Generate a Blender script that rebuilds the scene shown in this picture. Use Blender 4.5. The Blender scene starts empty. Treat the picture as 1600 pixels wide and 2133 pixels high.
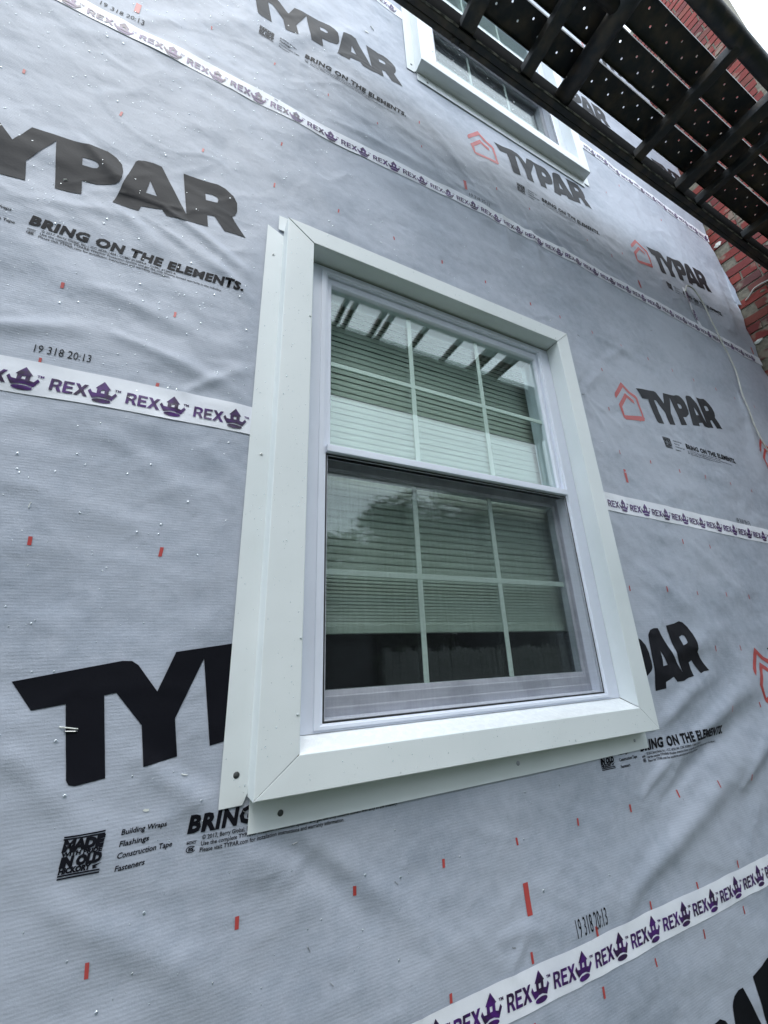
import bpy, bmesh, math, random
import numpy as np
from mathutils import Vector, Matrix
from mathutils.geometry import tessellate_polygon

random.seed(7)
rng = np.random.default_rng(7)
S = bpy.context.scene
COL = S.collection

# ------------------------------------------------------------------ camera, world, sun, exposure
cd = bpy.data.cameras.new('camera')
cam = bpy.data.objects.new('camera', cd); COL.objects.link(cam)
RX = Vector((0.90058299, -0.43314649, -0.03652932))
RY = Vector((0.1139525, 0.31635031, -0.94177349))
RZ = Vector((0.41948195, 0.84398258, 0.33425784))
m = Matrix(((RX.x, -RY.x, -RZ.x, 0), (RX.y, -RY.y, -RZ.y, -1.0), (RX.z, -RY.z, -RZ.z, 0), (0, 0, 0, 1)))
cam.matrix_world = m
cd.sensor_fit = 'VERTICAL'; cd.sensor_height = 36.0
cd.lens = 845.09 / 2133 * 36.0
cd.clip_start = 0.02; cd.clip_end = 500
S.camera = cam

W = bpy.data.worlds.new('World'); S.world = W; W.use_nodes = True
nt = W.node_tree; nt.nodes.clear()
out = nt.nodes.new('ShaderNodeOutputWorld'); bg = nt.nodes.new('ShaderNodeBackground')
sky = nt.nodes.new('ShaderNodeTexSky'); sky.sky_type = 'NISHITA'; sky.sun_disc = False
SUN_EL, SUN_AZ = math.radians(58), math.radians(200)
sky.sun_elevation = SUN_EL; sky.sun_rotation = SUN_AZ
sky.dust_density = 3.0; sky.air_density = 1.0
# overcast: the blue of the clear sky mostly buried under one even layer of pale cloud
mixw = nt.nodes.new('ShaderNodeMixRGB'); mixw.inputs[0].default_value = 0.86
mixw.inputs[2].default_value = (12.4, 14.0, 15.5, 1)
tc = nt.nodes.new('ShaderNodeTexCoord'); nz = nt.nodes.new('ShaderNodeTexNoise'); nz.inputs['Scale'].default_value = 1.6
nz.inputs['Detail'].default_value = 4; nz.inputs['Roughness'].default_value = .5
rmp = nt.nodes.new('ShaderNodeMapRange'); rmp.inputs[1].default_value = .3; rmp.inputs[2].default_value = .7
rmp.inputs[3].default_value = .9; rmp.inputs[4].default_value = 1.1
mul = nt.nodes.new('ShaderNodeVectorMath'); mul.operation = 'SCALE'
nt.links.new(tc.outputs['Generated'], nz.inputs['Vector']); nt.links.new(nz.outputs['Fac'], rmp.inputs[0])
nt.links.new(sky.outputs[0], mixw.inputs[1]); nt.links.new(mixw.outputs[0], mul.inputs[0]); nt.links.new(rmp.outputs[0], mul.inputs['Scale'])
nt.links.new(mul.outputs[0], bg.inputs[0]); bg.inputs[1].default_value = 0.1
nt.links.new(bg.outputs[0], out.inputs[0])

sd = bpy.data.lights.new('sun', 'SUN'); sd.energy = 0.6; sd.angle = math.radians(25); sd.color = (1, .96, .9)
sun = bpy.data.objects.new('sun', sd); COL.objects.link(sun)
az = SUN_AZ
dirv = Vector((math.sin(az) * math.cos(SUN_EL), math.cos(az) * math.cos(SUN_EL), math.sin(SUN_EL)))
sun.rotation_euler = dirv.to_track_quat('Z', 'Y').to_euler(); sun.location = (0, -6, 9)
S.view_settings.view_transform = 'Standard'; S.view_settings.look = 'None'
S.view_settings.exposure = 1.05; S.view_settings.gamma = 1; S.view_settings.use_curve_mapping = False
S.cycles.max_bounces = 5; S.cycles.diffuse_bounces = 3; S.cycles.glossy_bounces = 3; S.cycles.transparent_max_bounces = 20; S.cycles.use_denoising = True

# ------------------------------------------------------------------ materials
def mat(name, base, rough=.5, metal=0, spec=.5, noise=None, bump=None, coat=0):
    """noise=(scale, detail, colour2, lo, hi[, stretch]); bump=(scale, strength, dist)"""
    M = bpy.data.materials.new(name); M.use_nodes = True
    t = M.node_tree; b = t.nodes['Principled BSDF']
    b.inputs['Base Color'].default_value = (*base, 1); b.inputs['Roughness'].default_value = rough
    b.inputs['Metallic'].default_value = metal; b.inputs['Specular IOR Level'].default_value = spec
    b.inputs['Coat Weight'].default_value = coat
    co = t.nodes.new('ShaderNodeTexCoord')
    if noise:
        n = t.nodes.new('ShaderNodeTexNoise'); n.inputs['Scale'].default_value = noise[0]; n.inputs['Detail'].default_value = noise[1]
        mp_ = t.nodes.new('ShaderNodeMapping')
        if len(noise) > 5: mp_.inputs['Scale'].default_value = noise[5]
        r = t.nodes.new('ShaderNodeMapRange'); r.inputs[1].default_value = noise[3]; r.inputs[2].default_value = noise[4]
        mx = t.nodes.new('ShaderNodeMixRGB'); mx.inputs[1].default_value = (*base, 1); mx.inputs[2].default_value = (*noise[2], 1)
        t.links.new(co.outputs['Object'], mp_.inputs[0]); t.links.new(mp_.outputs[0], n.inputs['Vector'])
        t.links.new(n.outputs['Fac'], r.inputs[0]); t.links.new(r.outputs[0], mx.inputs[0]); t.links.new(mx.outputs[0], b.inputs['Base Color'])
    if bump:
        n = t.nodes.new('ShaderNodeTexNoise'); n.inputs['Scale'].default_value = bump[0]; n.inputs['Detail'].default_value = 6
        bp = t.nodes.new('ShaderNodeBump'); bp.inputs['Strength'].default_value = bump[1]; bp.inputs['Distance'].default_value = bump[2]
        if name == 'painted_aluminium':
            n9 = t.nodes.new('ShaderNodeTexNoise'); n9.inputs['Scale'].default_value = 4.5; n9.inputs['Detail'].default_value = 2
            b9 = t.nodes.new('ShaderNodeBump'); b9.inputs['Strength'].default_value = .35; b9.inputs['Distance'].default_value = .012
            t.links.new(co.outputs['Object'], n9.inputs['Vector']); t.links.new(n9.outputs['Fac'], b9.inputs['Height']); t.links.new(b9.outputs[0], bp.inputs['Normal'])
        t.links.new(co.outputs['Object'], n.inputs['Vector']); t.links.new(n.outputs['Fac'], bp.inputs['Height']); t.links.new(bp.outputs[0], b.inputs['Normal'])
    return M

def wrap_material():
    M = bpy.data.materials.new('woven_wrap'); M.use_nodes = True
    t = M.node_tree; b = t.nodes['Principled BSDF']; L = t.links
    co = t.nodes.new('ShaderNodeTexCoord')
    def noise(scale, det, vs=(1, 1, 1), rough=.5):
        mp_ = t.nodes.new('ShaderNodeMapping'); mp_.inputs['Scale'].default_value = vs
        n = t.nodes.new('ShaderNodeTexNoise'); n.inputs['Scale'].default_value = scale; n.inputs['Detail'].default_value = det
        n.inputs['Roughness'].default_value = rough
        L.new(co.outputs['Object'], mp_.inputs[0]); L.new(mp_.outputs[0], n.inputs['Vector']); return n.outputs['Fac']
    a = noise(2.2, 5, (1, 1, 1.3)); c = noise(26, 5, (1, 1, 1.2), .6); g = noise(420, 2, (1, 1, 1))
    s1 = t.nodes.new('ShaderNodeMath'); s1.operation = 'MULTIPLY_ADD'; s1.inputs[1].default_value = .5; L.new(c, s1.inputs[0]); L.new(a, s1.inputs[2])
    s2 = t.nodes.new('ShaderNodeMath'); s2.operation = 'MULTIPLY_ADD'; s2.inputs[1].default_value = .35; L.new(g, s2.inputs[0]); L.new(s1.outputs[0], s2.inputs[2])
    r = t.nodes.new('ShaderNodeValToRGB')
    r.color_ramp.elements[0].position = .66; r.color_ramp.elements[0].color = (.305, .345, .42, 1)
    r.color_ramp.elements[1].position = 1.12 if False else 1.0; r.color_ramp.elements[1].color = (.435, .47, .55, 1)
    L.new(s2.outputs[0], r.inputs[0]); L.new(r.outputs[0], b.inputs['Base Color'])
    b.inputs['Roughness'].default_value = .52; b.inputs['Specular IOR Level'].default_value = .45
    # woven ribs every 6 mm plus a light crinkle
    mp_ = t.nodes.new('ShaderNodeMapping'); w = t.nodes.new('ShaderNodeTexWave'); w.wave_type = 'BANDS'; w.bands_direction = 'Z'
    w.inputs['Scale'].default_value = 52; w.inputs['Distortion'].default_value = .6; w.inputs['Detail'].default_value = 1
    L.new(co.outputs['Object'], w.inputs['Vector'])
    cr = noise(16, 8, (.85, 1, 1.25), .6)
    b1 = t.nodes.new('ShaderNodeBump'); b1.inputs['Strength'].default_value = .25; b1.inputs['Distance'].default_value = .0004; L.new(w.outputs['Fac'], b1.inputs['Height'])
    b2 = t.nodes.new('ShaderNodeBump'); b2.inputs['Strength'].default_value = .5; b2.inputs['Distance'].default_value = .005; L.new(cr, b2.inputs['Height'])
    dn = t.nodes.new('ShaderNodeTexNoise'); dn.inputs['Scale'].default_value = 3; dn.inputs['Detail'].default_value = 4; L.new(co.outputs['Object'], dn.inputs['Vector'])
    va = t.nodes.new('ShaderNodeVectorMath'); va.operation = 'MULTIPLY_ADD'; va.inputs[1].default_value = (.35, .35, .35); L.new(dn.outputs['Color'], va.inputs[0]); L.new(co.outputs['Object'], va.inputs[2])
    vo = t.nodes.new('ShaderNodeTexVoronoi'); vo.feature = 'SMOOTH_F1'; vo.inputs['Scale'].default_value = 5.5; vo.inputs['Smoothness'].default_value = .12; L.new(va.outputs[0], vo.inputs['Vector'])
    b4 = t.nodes.new('ShaderNodeBump'); b4.inputs['Strength'].default_value = .30; b4.inputs['Distance'].default_value = .018; L.new(vo.outputs['Distance'], b4.inputs['Height'])
    L.new(b4.outputs[0], b1.inputs['Normal'])
    L.new(b1.outputs[0], b2.inputs['Normal'])
    b3 = t.nodes.new('ShaderNodeBump'); b3.inputs['Strength'].default_value = .35; b3.inputs['Distance'].default_value = .0006; L.new(g, b3.inputs['Height'])
    L.new(b2.outputs[0], b3.inputs['Normal']); L.new(b3.outputs[0], b.inputs['Normal'])
    return M

def glass_material(name, tint, f0=.05, rough=0.0, wobble=0.0):
    M = bpy.data.materials.new(name); M.use_nodes = True
    t = M.node_tree; t.nodes.clear(); L = t.links
    o = t.nodes.new('ShaderNodeOutputMaterial'); g = t.nodes.new('ShaderNodeNewGeometry')
    dt = t.nodes.new('ShaderNodeVectorMath'); dt.operation = 'DOT_PRODUCT'; L.new(g.outputs['Normal'], dt.inputs[0]); L.new(g.outputs['Incoming'], dt.inputs[1])
    ab = t.nodes.new('ShaderNodeMath'); ab.operation = 'ABSOLUTE'; L.new(dt.outputs['Value'], ab.inputs[0])
    om = t.nodes.new('ShaderNodeMath'); om.operation = 'SUBTRACT'; om.inputs[0].default_value = 1; L.new(ab.outputs[0], om.inputs[1])
    pw = t.nodes.new('ShaderNodeMath'); pw.operation = 'POWER'; pw.inputs[1].default_value = 5; L.new(om.outputs[0], pw.inputs[0])
    ma = t.nodes.new('ShaderNodeMath'); ma.operation = 'MULTIPLY_ADD'; ma.inputs[1].default_value = 1 - f0; ma.inputs[2].default_value = f0; ma.use_clamp = True
    L.new(pw.outputs[0], ma.inputs[0])
    tr = t.nodes.new('ShaderNodeBsdfTransparent'); tr.inputs[0].default_value = (*tint, 1)
    gl = t.nodes.new('ShaderNodeBsdfGlossy'); gl.inputs['Roughness'].default_value = rough; gl.inputs[0].default_value = (.97, 1, 1, 1)
    if wobble:
        co = t.nodes.new('ShaderNodeTexCoord'); n = t.nodes.new('ShaderNodeTexNoise'); n.inputs['Scale'].default_value = 3
        bp = t.nodes.new('ShaderNodeBump'); bp.inputs['Strength'].default_value = wobble; bp.inputs['Distance'].default_value = .002
        L.new(co.outputs['Object'], n.inputs['Vector']); L.new(n.outputs['Fac'], bp.inputs['Height']); L.new(bp.outputs[0], gl.inputs['Normal'])
    mx = t.nodes.new('ShaderNodeMixShader'); L.new(ma.outputs[0], mx.inputs[0]); L.new(tr.outputs[0], mx.inputs[1]); L.new(gl.outputs[0], mx.inputs[2]); L.new(mx.outputs[0], o.inputs[0])
    return M

def screen_material():
    M = bpy.data.materials.new('insect_mesh'); M.use_nodes = True
    t = M.node_tree; t.nodes.clear(); L = t.links
    o = t.nodes.new('ShaderNodeOutputMaterial'); tr = t.nodes.new('ShaderNodeBsdfTransparent'); df = t.nodes.new('ShaderNodeBsdfDiffuse')
    df.inputs[0].default_value = (.035, .038, .042, 1)
    co = t.nodes.new('ShaderNodeTexCoord')
    fs = []
    for vs in ((1, 1, 16), (16, 1, 1)):
        mp_ = t.nodes.new('ShaderNodeMapping'); mp_.inputs['Scale'].default_value = vs
        n = t.nodes.new('ShaderNodeTexNoise'); n.inputs['Scale'].default_value = 9; n.inputs['Detail'].default_value = 5
        L.new(co.outputs['Object'], mp_.inputs[0]); L.new(mp_.outputs[0], n.inputs['Vector']); fs.append(n.outputs['Fac'])
    ad = t.nodes.new('ShaderNodeMath'); ad.operation = 'ADD'; L.new(fs[0], ad.inputs[0]); L.new(fs[1], ad.inputs[1])
    r = t.nodes.new('ShaderNodeMapRange'); r.inputs[1].default_value = .8; r.inputs[2].default_value = 1.2; r.inputs[3].default_value = .19; r.inputs[4].default_value = .26
    L.new(ad.outputs[0], r.inputs[0])
    mx = t.nodes.new('ShaderNodeMixShader'); L.new(r.outputs[0], mx.inputs[0]); L.new(tr.outputs[0], mx.inputs[1]); L.new(df.outputs[0], mx.inputs[2]); L.new(mx.outputs[0], o.inputs[0])
    return M

def brick_material():
    M = bpy.data.materials.new('old_brick'); M.use_nodes = True
    t = M.node_tree; b = t.nodes['Principled BSDF']; L = t.links
    oi = t.nodes.new('ShaderNodeObjectInfo'); r = t.nodes.new('ShaderNodeValToRGB')
    els = [(0, (.17, .03, .026)), (.35, (.22, .042, .033)), (.6, (.14, .03, .03)), (.8, (.085, .035, .035)), (1, (.19, .05, .035))]
    for i, (p, c) in enumerate(els):
        e = r.color_ramp.elements[i] if i < 2 else r.color_ramp.elements.new(p)
        e.position = p; e.color = (c[0] * 1.15, c[1], c[2], 1)
    L.new(oi.outputs['Random'], r.inputs[0])
    g = t.nodes.new('ShaderNodeNewGeometry')
    n = t.nodes.new('ShaderNodeTexNoise'); n.inputs['Scale'].default_value = 7; n.inputs['Detail'].default_value = 6; L.new(g.outputs['Position'], n.inputs['Vector'])
    n2 = t.nodes.new('ShaderNodeTexNoise'); n2.inputs['Scale'].default_value = 60; n2.inputs['Detail'].default_value = 6; L.new(g.outputs['Position'], n2.inputs['Vector'])
    mr = t.nodes.new('ShaderNodeMapRange'); mr.inputs[1].default_value = .57; mr.inputs[2].default_value = .64; L.new(n.outputs['Fac'], mr.inputs[0])
    mx = t.nodes.new('ShaderNodeMixRGB'); mx.inputs[2].default_value = (.27, .245, .19, 1); L.new(r.outputs[0], mx.inputs[1])
    ml = t.nodes.new('ShaderNodeMath'); ml.operation = 'MULTIPLY'; ml.inputs[1].default_value = .75; L.new(mr.outputs[0], ml.inputs[0]); L.new(ml.outputs[0], mx.inputs[0])
    L.new(mx.outputs[0], b.inputs['Base Color']); b.inputs['Roughness'].default_value = .8
    bp = t.nodes.new('ShaderNodeBump'); bp.inputs['Strength'].default_value = .6; bp.inputs['Distance'].default_value = .004; L.new(n2.outputs['Fac'], bp.inputs['Height']); L.new(bp.outputs[0], b.inputs['Normal'])
    return M

def foliage_material(name, c1, c2):
    M = bpy.data.materials.new(name); M.use_nodes = True
    t = M.node_tree; b = t.nodes['Principled BSDF']; L = t.links
    g = t.nodes.new('ShaderNodeNewGeometry'); r = t.nodes.new('ShaderNodeValToRGB')
    r.color_ramp.elements[0].color = (*c1, 1); r.color_ramp.elements[1].color = (*c2, 1)
    L.new(g.outputs['Random Per Island'], r.inputs[0]); L.new(r.outputs[0], b.inputs['Base Color']); b.inputs['Roughness'].default_value = .6
    return M

M_wrap = wrap_material()
M_ink = mat('black_print', (.004, .0045, .008), .55, 0, .14, noise=(1.1, 4, (.012, .012, .018), .45, .75), bump=(160, .25, .001))
M_inkp = mat('sheen_grey_print', (.009, .010, .014), .55, 0, .18, noise=(2, 4, (.024, .025, .030), .4, .7), bump=(160, .25, .001))  # same black ink, sheen on the upper rows put in as grey; also date stamps
M_red = mat('red_print', (.46, .055, .05), .45, noise=(3, 4, (.5, .09, .085), .4, .7))
M_tape = mat('white_tape', (.86, .88, .94), .42, 0, .4, noise=(9, 5, (.79, .81, .89), .4, .7), bump=(26, .35, .003))
M_purple = mat('purple_print', (.075, .014, .165), .4, noise=(40, 3, (.03, .012, .05), .42, .62))
M_trim = mat('painted_aluminium', (.76, .80, .81), .42, noise=(2.2, 7, (.68, .73, .74), .42, .72), bump=(420, .16, .0006))
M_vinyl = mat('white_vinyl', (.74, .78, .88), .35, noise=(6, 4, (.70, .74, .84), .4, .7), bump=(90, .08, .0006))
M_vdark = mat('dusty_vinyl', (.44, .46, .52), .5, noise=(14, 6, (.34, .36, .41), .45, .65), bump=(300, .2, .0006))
M_wet = mat('wet_sill', (.80, .83, .85), .16, noise=(60, 5, (.86, .89, .9), .45, .6), bump=(220, .6, .0012))
M_seal = mat('black_seal', (.012, .013, .014), .5)
M_caulk = mat('clear_caulk', (.5, .55, .56), .25)
M_glass = glass_material('window_glass', (.950, .980, .968), .040, 0, .10)
M_glassin = glass_material('inner_window_glass', (.960, .985, .975), .031, 0, .12)
M_screen = screen_material()
M_grille = mat('grille_bar', (.66, .74, .71), .45)
M_slat = mat('blind_slat', (.55, .58, .54), .5, noise=(5, 3, (.50, .53, .49), .4, .6))
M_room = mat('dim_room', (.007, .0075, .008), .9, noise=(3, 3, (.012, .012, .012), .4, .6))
M_steel = mat('black_steel', (.028, .031, .036), .5, .0, .45, noise=(14, 7, (.095, .075, .055), .44, .72), bump=(90, .5, .002))
M_web = mat('shaded_steel', (.003, .0032, .0035), .95, 0, .04, noise=(20, 4, (.005, .005, .005), .4, .6))  # same steel, with the shade inside the beam put into the colour
M_rust = mat('drip_edge', (.30, .28, .23), .6, noise=(30, 5, (.06, .06, .05), .4, .6))
M_brick = brick_material()
M_mortar = mat('mortar', (.26, .24, .19), .9, noise=(35, 6, (.17, .155, .125), .4, .65), bump=(80, .8, .006))
M_sheath = mat('sheathing', (.30, .22, .13), .8, noise=(20, 6, (.2, .14, .08), .4, .6))
M_cable = mat('white_cable', (.62, .62, .58), .4, noise=(20, 3, (.5, .5, .46), .4, .6))
M_screw = mat('screw_head', (.75, .76, .74), .3, .3, noise=(200, 2, (.6, .6, .6), .4, .6))
M_hole = mat('nail_hole', (.05, .055, .055), .7)
M_staple = mat('staple_wire', (.35, .36, .37), .35, .8)
M_paper = mat('torn_paper', (.72, .74, .70), .6)
M_drop = glass_material('water_drop', (.90, .93, .96), .42, .05)
M_lawn = mat('lawn', (.035, .055, .02), .9, noise=(6, 8, (.06, .075, .03), .35, .65), bump=(40, 1, .03))
M_siding = mat('dark_siding', (.10, .105, .11), .7, noise=(2, 4, (.08, .085, .09), .4, .6))
M_fence = mat('weathered_fence', (.25, .26, .25), .7, noise=(8, 6, (.16, .17, .16), .35, .65, (1, 1, .2)))
M_roof = mat('roof_shingle', (.05, .05, .052), .9, noise=(30, 5, (.08, .08, .08), .4, .6))
M_bark = mat('bark', (.07, .055, .045), .9, noise=(12, 6, (.04, .03, .025), .4, .6), bump=(20, 1, .02))
M_leafd = foliage_material('dark_leaf', (.012, .025, .012), (.035, .06, .02))
M_leafm = foliage_material('mid_leaf', (.02, .045, .015), (.06, .09, .03))
M_window = glass_material('dark_window', (.25, .27, .28), .1)

# ------------------------------------------------------------------ helpers
def link(o, parent=None):
    COL.objects.link(o)
    if parent: o.parent = parent
    return o
def tag(o, label=None, cat=None, group=None, kind=None):
    if label: o['label'] = label
    if cat: o['category'] = cat
    if group: o['group'] = group
    if kind: o['kind'] = kind
    return o
def empty(name, loc=(0, 0, 0), label=None, cat=None, group=None):
    o = bpy.data.objects.new(name, None); o.location = loc; o.empty_display_size = .1
    return tag(link(o), label, cat, group)
def obj(name, verts, faces, material, parent=None, smooth=False, loc=None):
    me = bpy.data.meshes.new(name); me.from_pydata([tuple(v) for v in verts], [], faces); me.validate()
    if material: me.materials.append(material)
    if smooth: me.polygons.foreach_set('use_smooth', [True] * len(me.polygons))
    o = bpy.data.objects.new(name, me)
    if loc: o.location = loc
    link(o)
    if parent:
        o.parent = parent
        o.location = Vector(loc or (0, 0, 0)) - world_loc(parent)
    return o
def world_loc(p):
    v = Vector(p.location)
    while p.parent: p = p.parent; v += p.location
    return v
def box_vf(x0, x1, y0, y1, z0, z1):
    v = [(x0, y0, z0), (x1, y0, z0), (x1, y1, z0), (x0, y1, z0), (x0, y0, z1), (x1, y0, z1), (x1, y1, z1), (x0, y1, z1)]
    return v, [(0, 3, 2, 1), (4, 5, 6, 7), (0, 1, 5, 4), (1, 2, 6, 5), (2, 3, 7, 6), (3, 0, 4, 7)]
def box(name, b, material, parent=None, bevel=0):
    v, f = box_vf(*b)
    o = obj(name, v, f, material, parent)
    if bevel:
        md = o.modifiers.new('bevel', 'BEVEL'); md.width = bevel; md.segments = 2; md.limit_method = 'ANGLE'
        o.data.polygons.foreach_set('use_smooth', [True] * len(o.data.polygons))
        w = o.modifiers.new('wn', 'WEIGHTED_NORMAL')
    return o
def tube_vf(pts, r, n=10, cap=True):
    pts = [Vector(p) for p in pts]; V = []; F = []
    prev = None
    for i, p in enumerate(pts):
        d = (pts[min(i + 1, len(pts) - 1)] - pts[max(i - 1, 0)]).normalized()
        a = d.orthogonal().normalized() if prev is None else (prev - d * prev.dot(d)).normalized()
        prev = a; b = d.cross(a)
        rr = r[i] if isinstance(r, (list, tuple)) else r
        for k in range(n):
            t = 2 * math.pi * k / n; V.append(p + (a * math.cos(t) + b * math.sin(t)) * rr)
    for i in range(len(pts) - 1):
        for k in range(n): F.append((i * n + k, i * n + (k + 1) % n, (i + 1) * n + (k + 1) % n, (i + 1) * n + k))
    if cap: F.append(tuple(range(n))[::-1]); F.append(tuple((len(pts) - 1) * n + k for k in range(n)))
    return V, F
def merge(parts):
    V = []; F = []
    for v, f in parts:
        b = len(V); V += list(v); F += [tuple(i + b for i in q) for q in f]
    return V, F

# ------------------------------------------------------------------ relief of the loose wrap (metres towards the street)
def _hash(ix, iz, s):
    h = np.sin(ix * 127.1 + iz * 311.7 + s * 74.7) * 43758.5453
    return h - np.floor(h)
def vnoise(x, z, s):
    ix = np.floor(x); iz = np.floor(z); fx = x - ix; fz = z - iz
    fx = fx * fx * fx * (fx * (fx * 6 - 15) + 10); fz = fz * fz * fz * (fz * (fz * 6 - 15) + 10)
    a = _hash(ix, iz, s); b = _hash(ix + 1, iz, s); c = _hash(ix, iz + 1, s); d = _hash(ix + 1, iz + 1, s)
    return (a * (1 - fx) + b * fx) * (1 - fz) + (c * (1 - fx) + d * fx) * fz - .5
# folds: x0, z0, x1, z1, half width, height
CRE = [(1.54, 1.10, 1.66, .84, .014, .006), (1.54, 1.10, 1.76, 1.32, .03, .007), (1.54, 1.10, 1.57, .93, .012, .004), (1.54, 1.1, 1.79, .94, .014, .004), (1.50, 1.14, 1.60, 1.28, .02, .005),
       (1.50, -.27, 1.98, -.09, .035, .013), (1.54, -.38, 2.30, -.14, .04, .017), (1.44, -.47, 2.28, -.24, .035, -.011), (1.20, -.66, 2.2, -.38, .05, .017), (1.35, -.44, 1.72, -.28, .025, .009), (1.9, -.5, 2.4, -.3, .04, .013), (1.62, -.05, 2.1, .03, .04, .008),
       (-.23, 1.20, .03, 1.05, .016, .006), (-.19, 1.26, .09, 1.09, .016, .007), (-.11, 1.17, .10, .99, .018, .006), (-.30, 1.20, -.16, 1.08, .02, .006), (-.41, 1.40, -.26, 1.25, .022, .006),
       (-.5, 1.10, -.20, 1.19, .02, .004), (-.5, .70, -.24, .775, .022, .007), (-.24, .775, .10, .67, .022, .008), (-.06, .65, .1, .77, .016, .006), (-.30, .9, .05, .80, .03, .005),
       (-.43, 1.97, .08, 2.55, .05, .014), (-.56, 1.80, -.12, 2.05, .035, .006), (.05, 2.38, .62, 3.05, .06, .010), (.70, 2.76, 1.20, 2.58, .04, .010), (.79, 2.52, 1.14, 2.06, .05, .014), (.30, 2.10, .95, 2.12, .025, .009),
       (1.21, 2.14, 1.23, 1.74, .03, .012), (1.39, 2.2, 1.43, 1.78, .03, .014), (1.52, 2.2, 1.75, 1.94, .03, .011), (1.75, 2.5, 1.95, 2.1, .05, .012), (1.30, 2.9, 1.5, 2.4, .05, .01),
       (-.05, -.16, .33, -.50, .03, .009), (.05, -.20, .48, -.56, .028, -.008), (-.26, -.12, -.03, -.36, .03, .007), (.2, -.30, .60, -.61, .03, .008), (-.16, -.36, .20, -.60, .035, .008), (.74, -.63, .90, -.645, .018, .005), (.83, -.65, .77, -.69, .012, .005),
       (-.02, .52, .24, .30, .04, .005), (-.38, .37, .09, .20, .035, .004), (-.24, .52, .03, .34, .03, .005), (1.7, 1.50, 2.2, 1.45, .03, .006), (2.56, 1.46, 2.37, .88, .05, .007), (3.15, 1.58, 3.0, .85, .05, .010),
       (3.23, 2.82, 3.38, 2.55, .05, .012), (3.56, 2.9, 3.45, 2.1, .05, .014), (3.6, 1.8, 3.5, 1.2, .05, .012), (2.35, 2.95, 2.6, 2.45, .06, .010), (2.9, 3.2, 3.1, 2.7, .05, .009), (1.68, 1.3, 2.14, 1.60, .03, .005), (2.0, .45, 2.4, .15, .05, .006), (1.6, .3, 2.1, .0, .05, .006)]
OPEN = [(.251, 1.352, -.160, 1.272), (.251 + .62, 1.352 + .62, -.160 + 3.143, 1.272 + 3.143)]
def Hn(x, z):
    x = np.asarray(x, float); z = np.asarray(z, float)
    wx = x + .10 * vnoise(x * 2.1, z * 2.1, 3); wz = z + .10 * vnoise(x * 2.1 + 9, z * 2.1, 4)
    h = .012 * vnoise(wx * 2.0, wz * 2.6, 1) + .0052 * vnoise(wx * 5.5 + wz * 2, wz * 6 - wx * 2, 2) + .0030 * vnoise(wx * 8, wz * 19, 5)
    h = h + .0030 * vnoise(wx * 9 + wz * 7, wz * 8 - wx * 3, 12)
    h = h + .0018 * vnoise(wx * 21 + wz * 9, wz * 26, 6)
    n1 = vnoise(wx * 4 + wz * 5, wz * 4.5 - wx * 3, 14); h = h + .0032 * np.exp(-(n1 / .035) ** 2) * (vnoise(x * 3, z * 3, 15) + .3)
    n2 = vnoise(wx * 6 - wz * 5, wz * 7 + wx * 2, 16); h = h + .0022 * np.exp(-(n2 / .045) ** 2) * (vnoise(x * 4, z * 4, 17) + .2)
    lo = np.clip(z - 2.0, 0, 1); h = h + lo * (.005 * vnoise(wx * 4.2, wz * 3, 8) + .004 * vnoise(wx * 13, wz * 10, 9))
    for (x0, z0, x1, z1, wd, am) in CRE:
        dx, dz = x1 - x0, z1 - z0; L2 = dx * dx + dz * dz
        t = ((x - x0) * dx + (z - z0) * dz) / L2; tc_ = np.clip(t, 0, 1)
        bend = .18 * math.sqrt(L2) * (tc_ - tc_ * tc_)
        px = x0 + tc_ * dx - dz / math.sqrt(L2) * bend * .5; pz = z0 + tc_ * dz + dx / math.sqrt(L2) * bend * .5
        d2 = (x - px) ** 2 + (z - pz) ** 2
        w2 = wd * (.45 + .85 * tc_)
        h = h + am * (.95 if z0 < 1.7 else .5) * np.exp(-d2 / (w2 * w2)) * np.sin(np.pi * np.clip(t * .86 + .10, .03, .97))
    # held flat round the trims
    for (a, b, c, d) in OPEN:
        ddx = np.maximum(np.maximum(a - .13 - x, x - b - .125), 0); ddz = np.maximum(np.maximum(c - .15 - z, z - d - .12), 0)
        k = np.clip(np.hypot(ddx, ddz) / .07, 0, 1); k = k * k * (3 - 2 * k)
        h = h * k - .002 * (1 - k)
    return h + .003
XE = 3.752
def fold(X, Y, Z):
    """past the inside corner the flap turns onto the brick: keep it in front of it"""
    k = np.where(X > 3.742, 3.742 / np.maximum(X, 1e-6), 1.0)
    return X * k, (Y + 1) * k - 1, Z * k
def drape(pts, off):
    a = np.array(pts, float); h = Hn(a[:, 0], a[:, 1]) + off
    X, Y, Z = fold(a[:, 0], -h, a[:, 1])
    return np.stack([X, Y, Z], 1)

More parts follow.
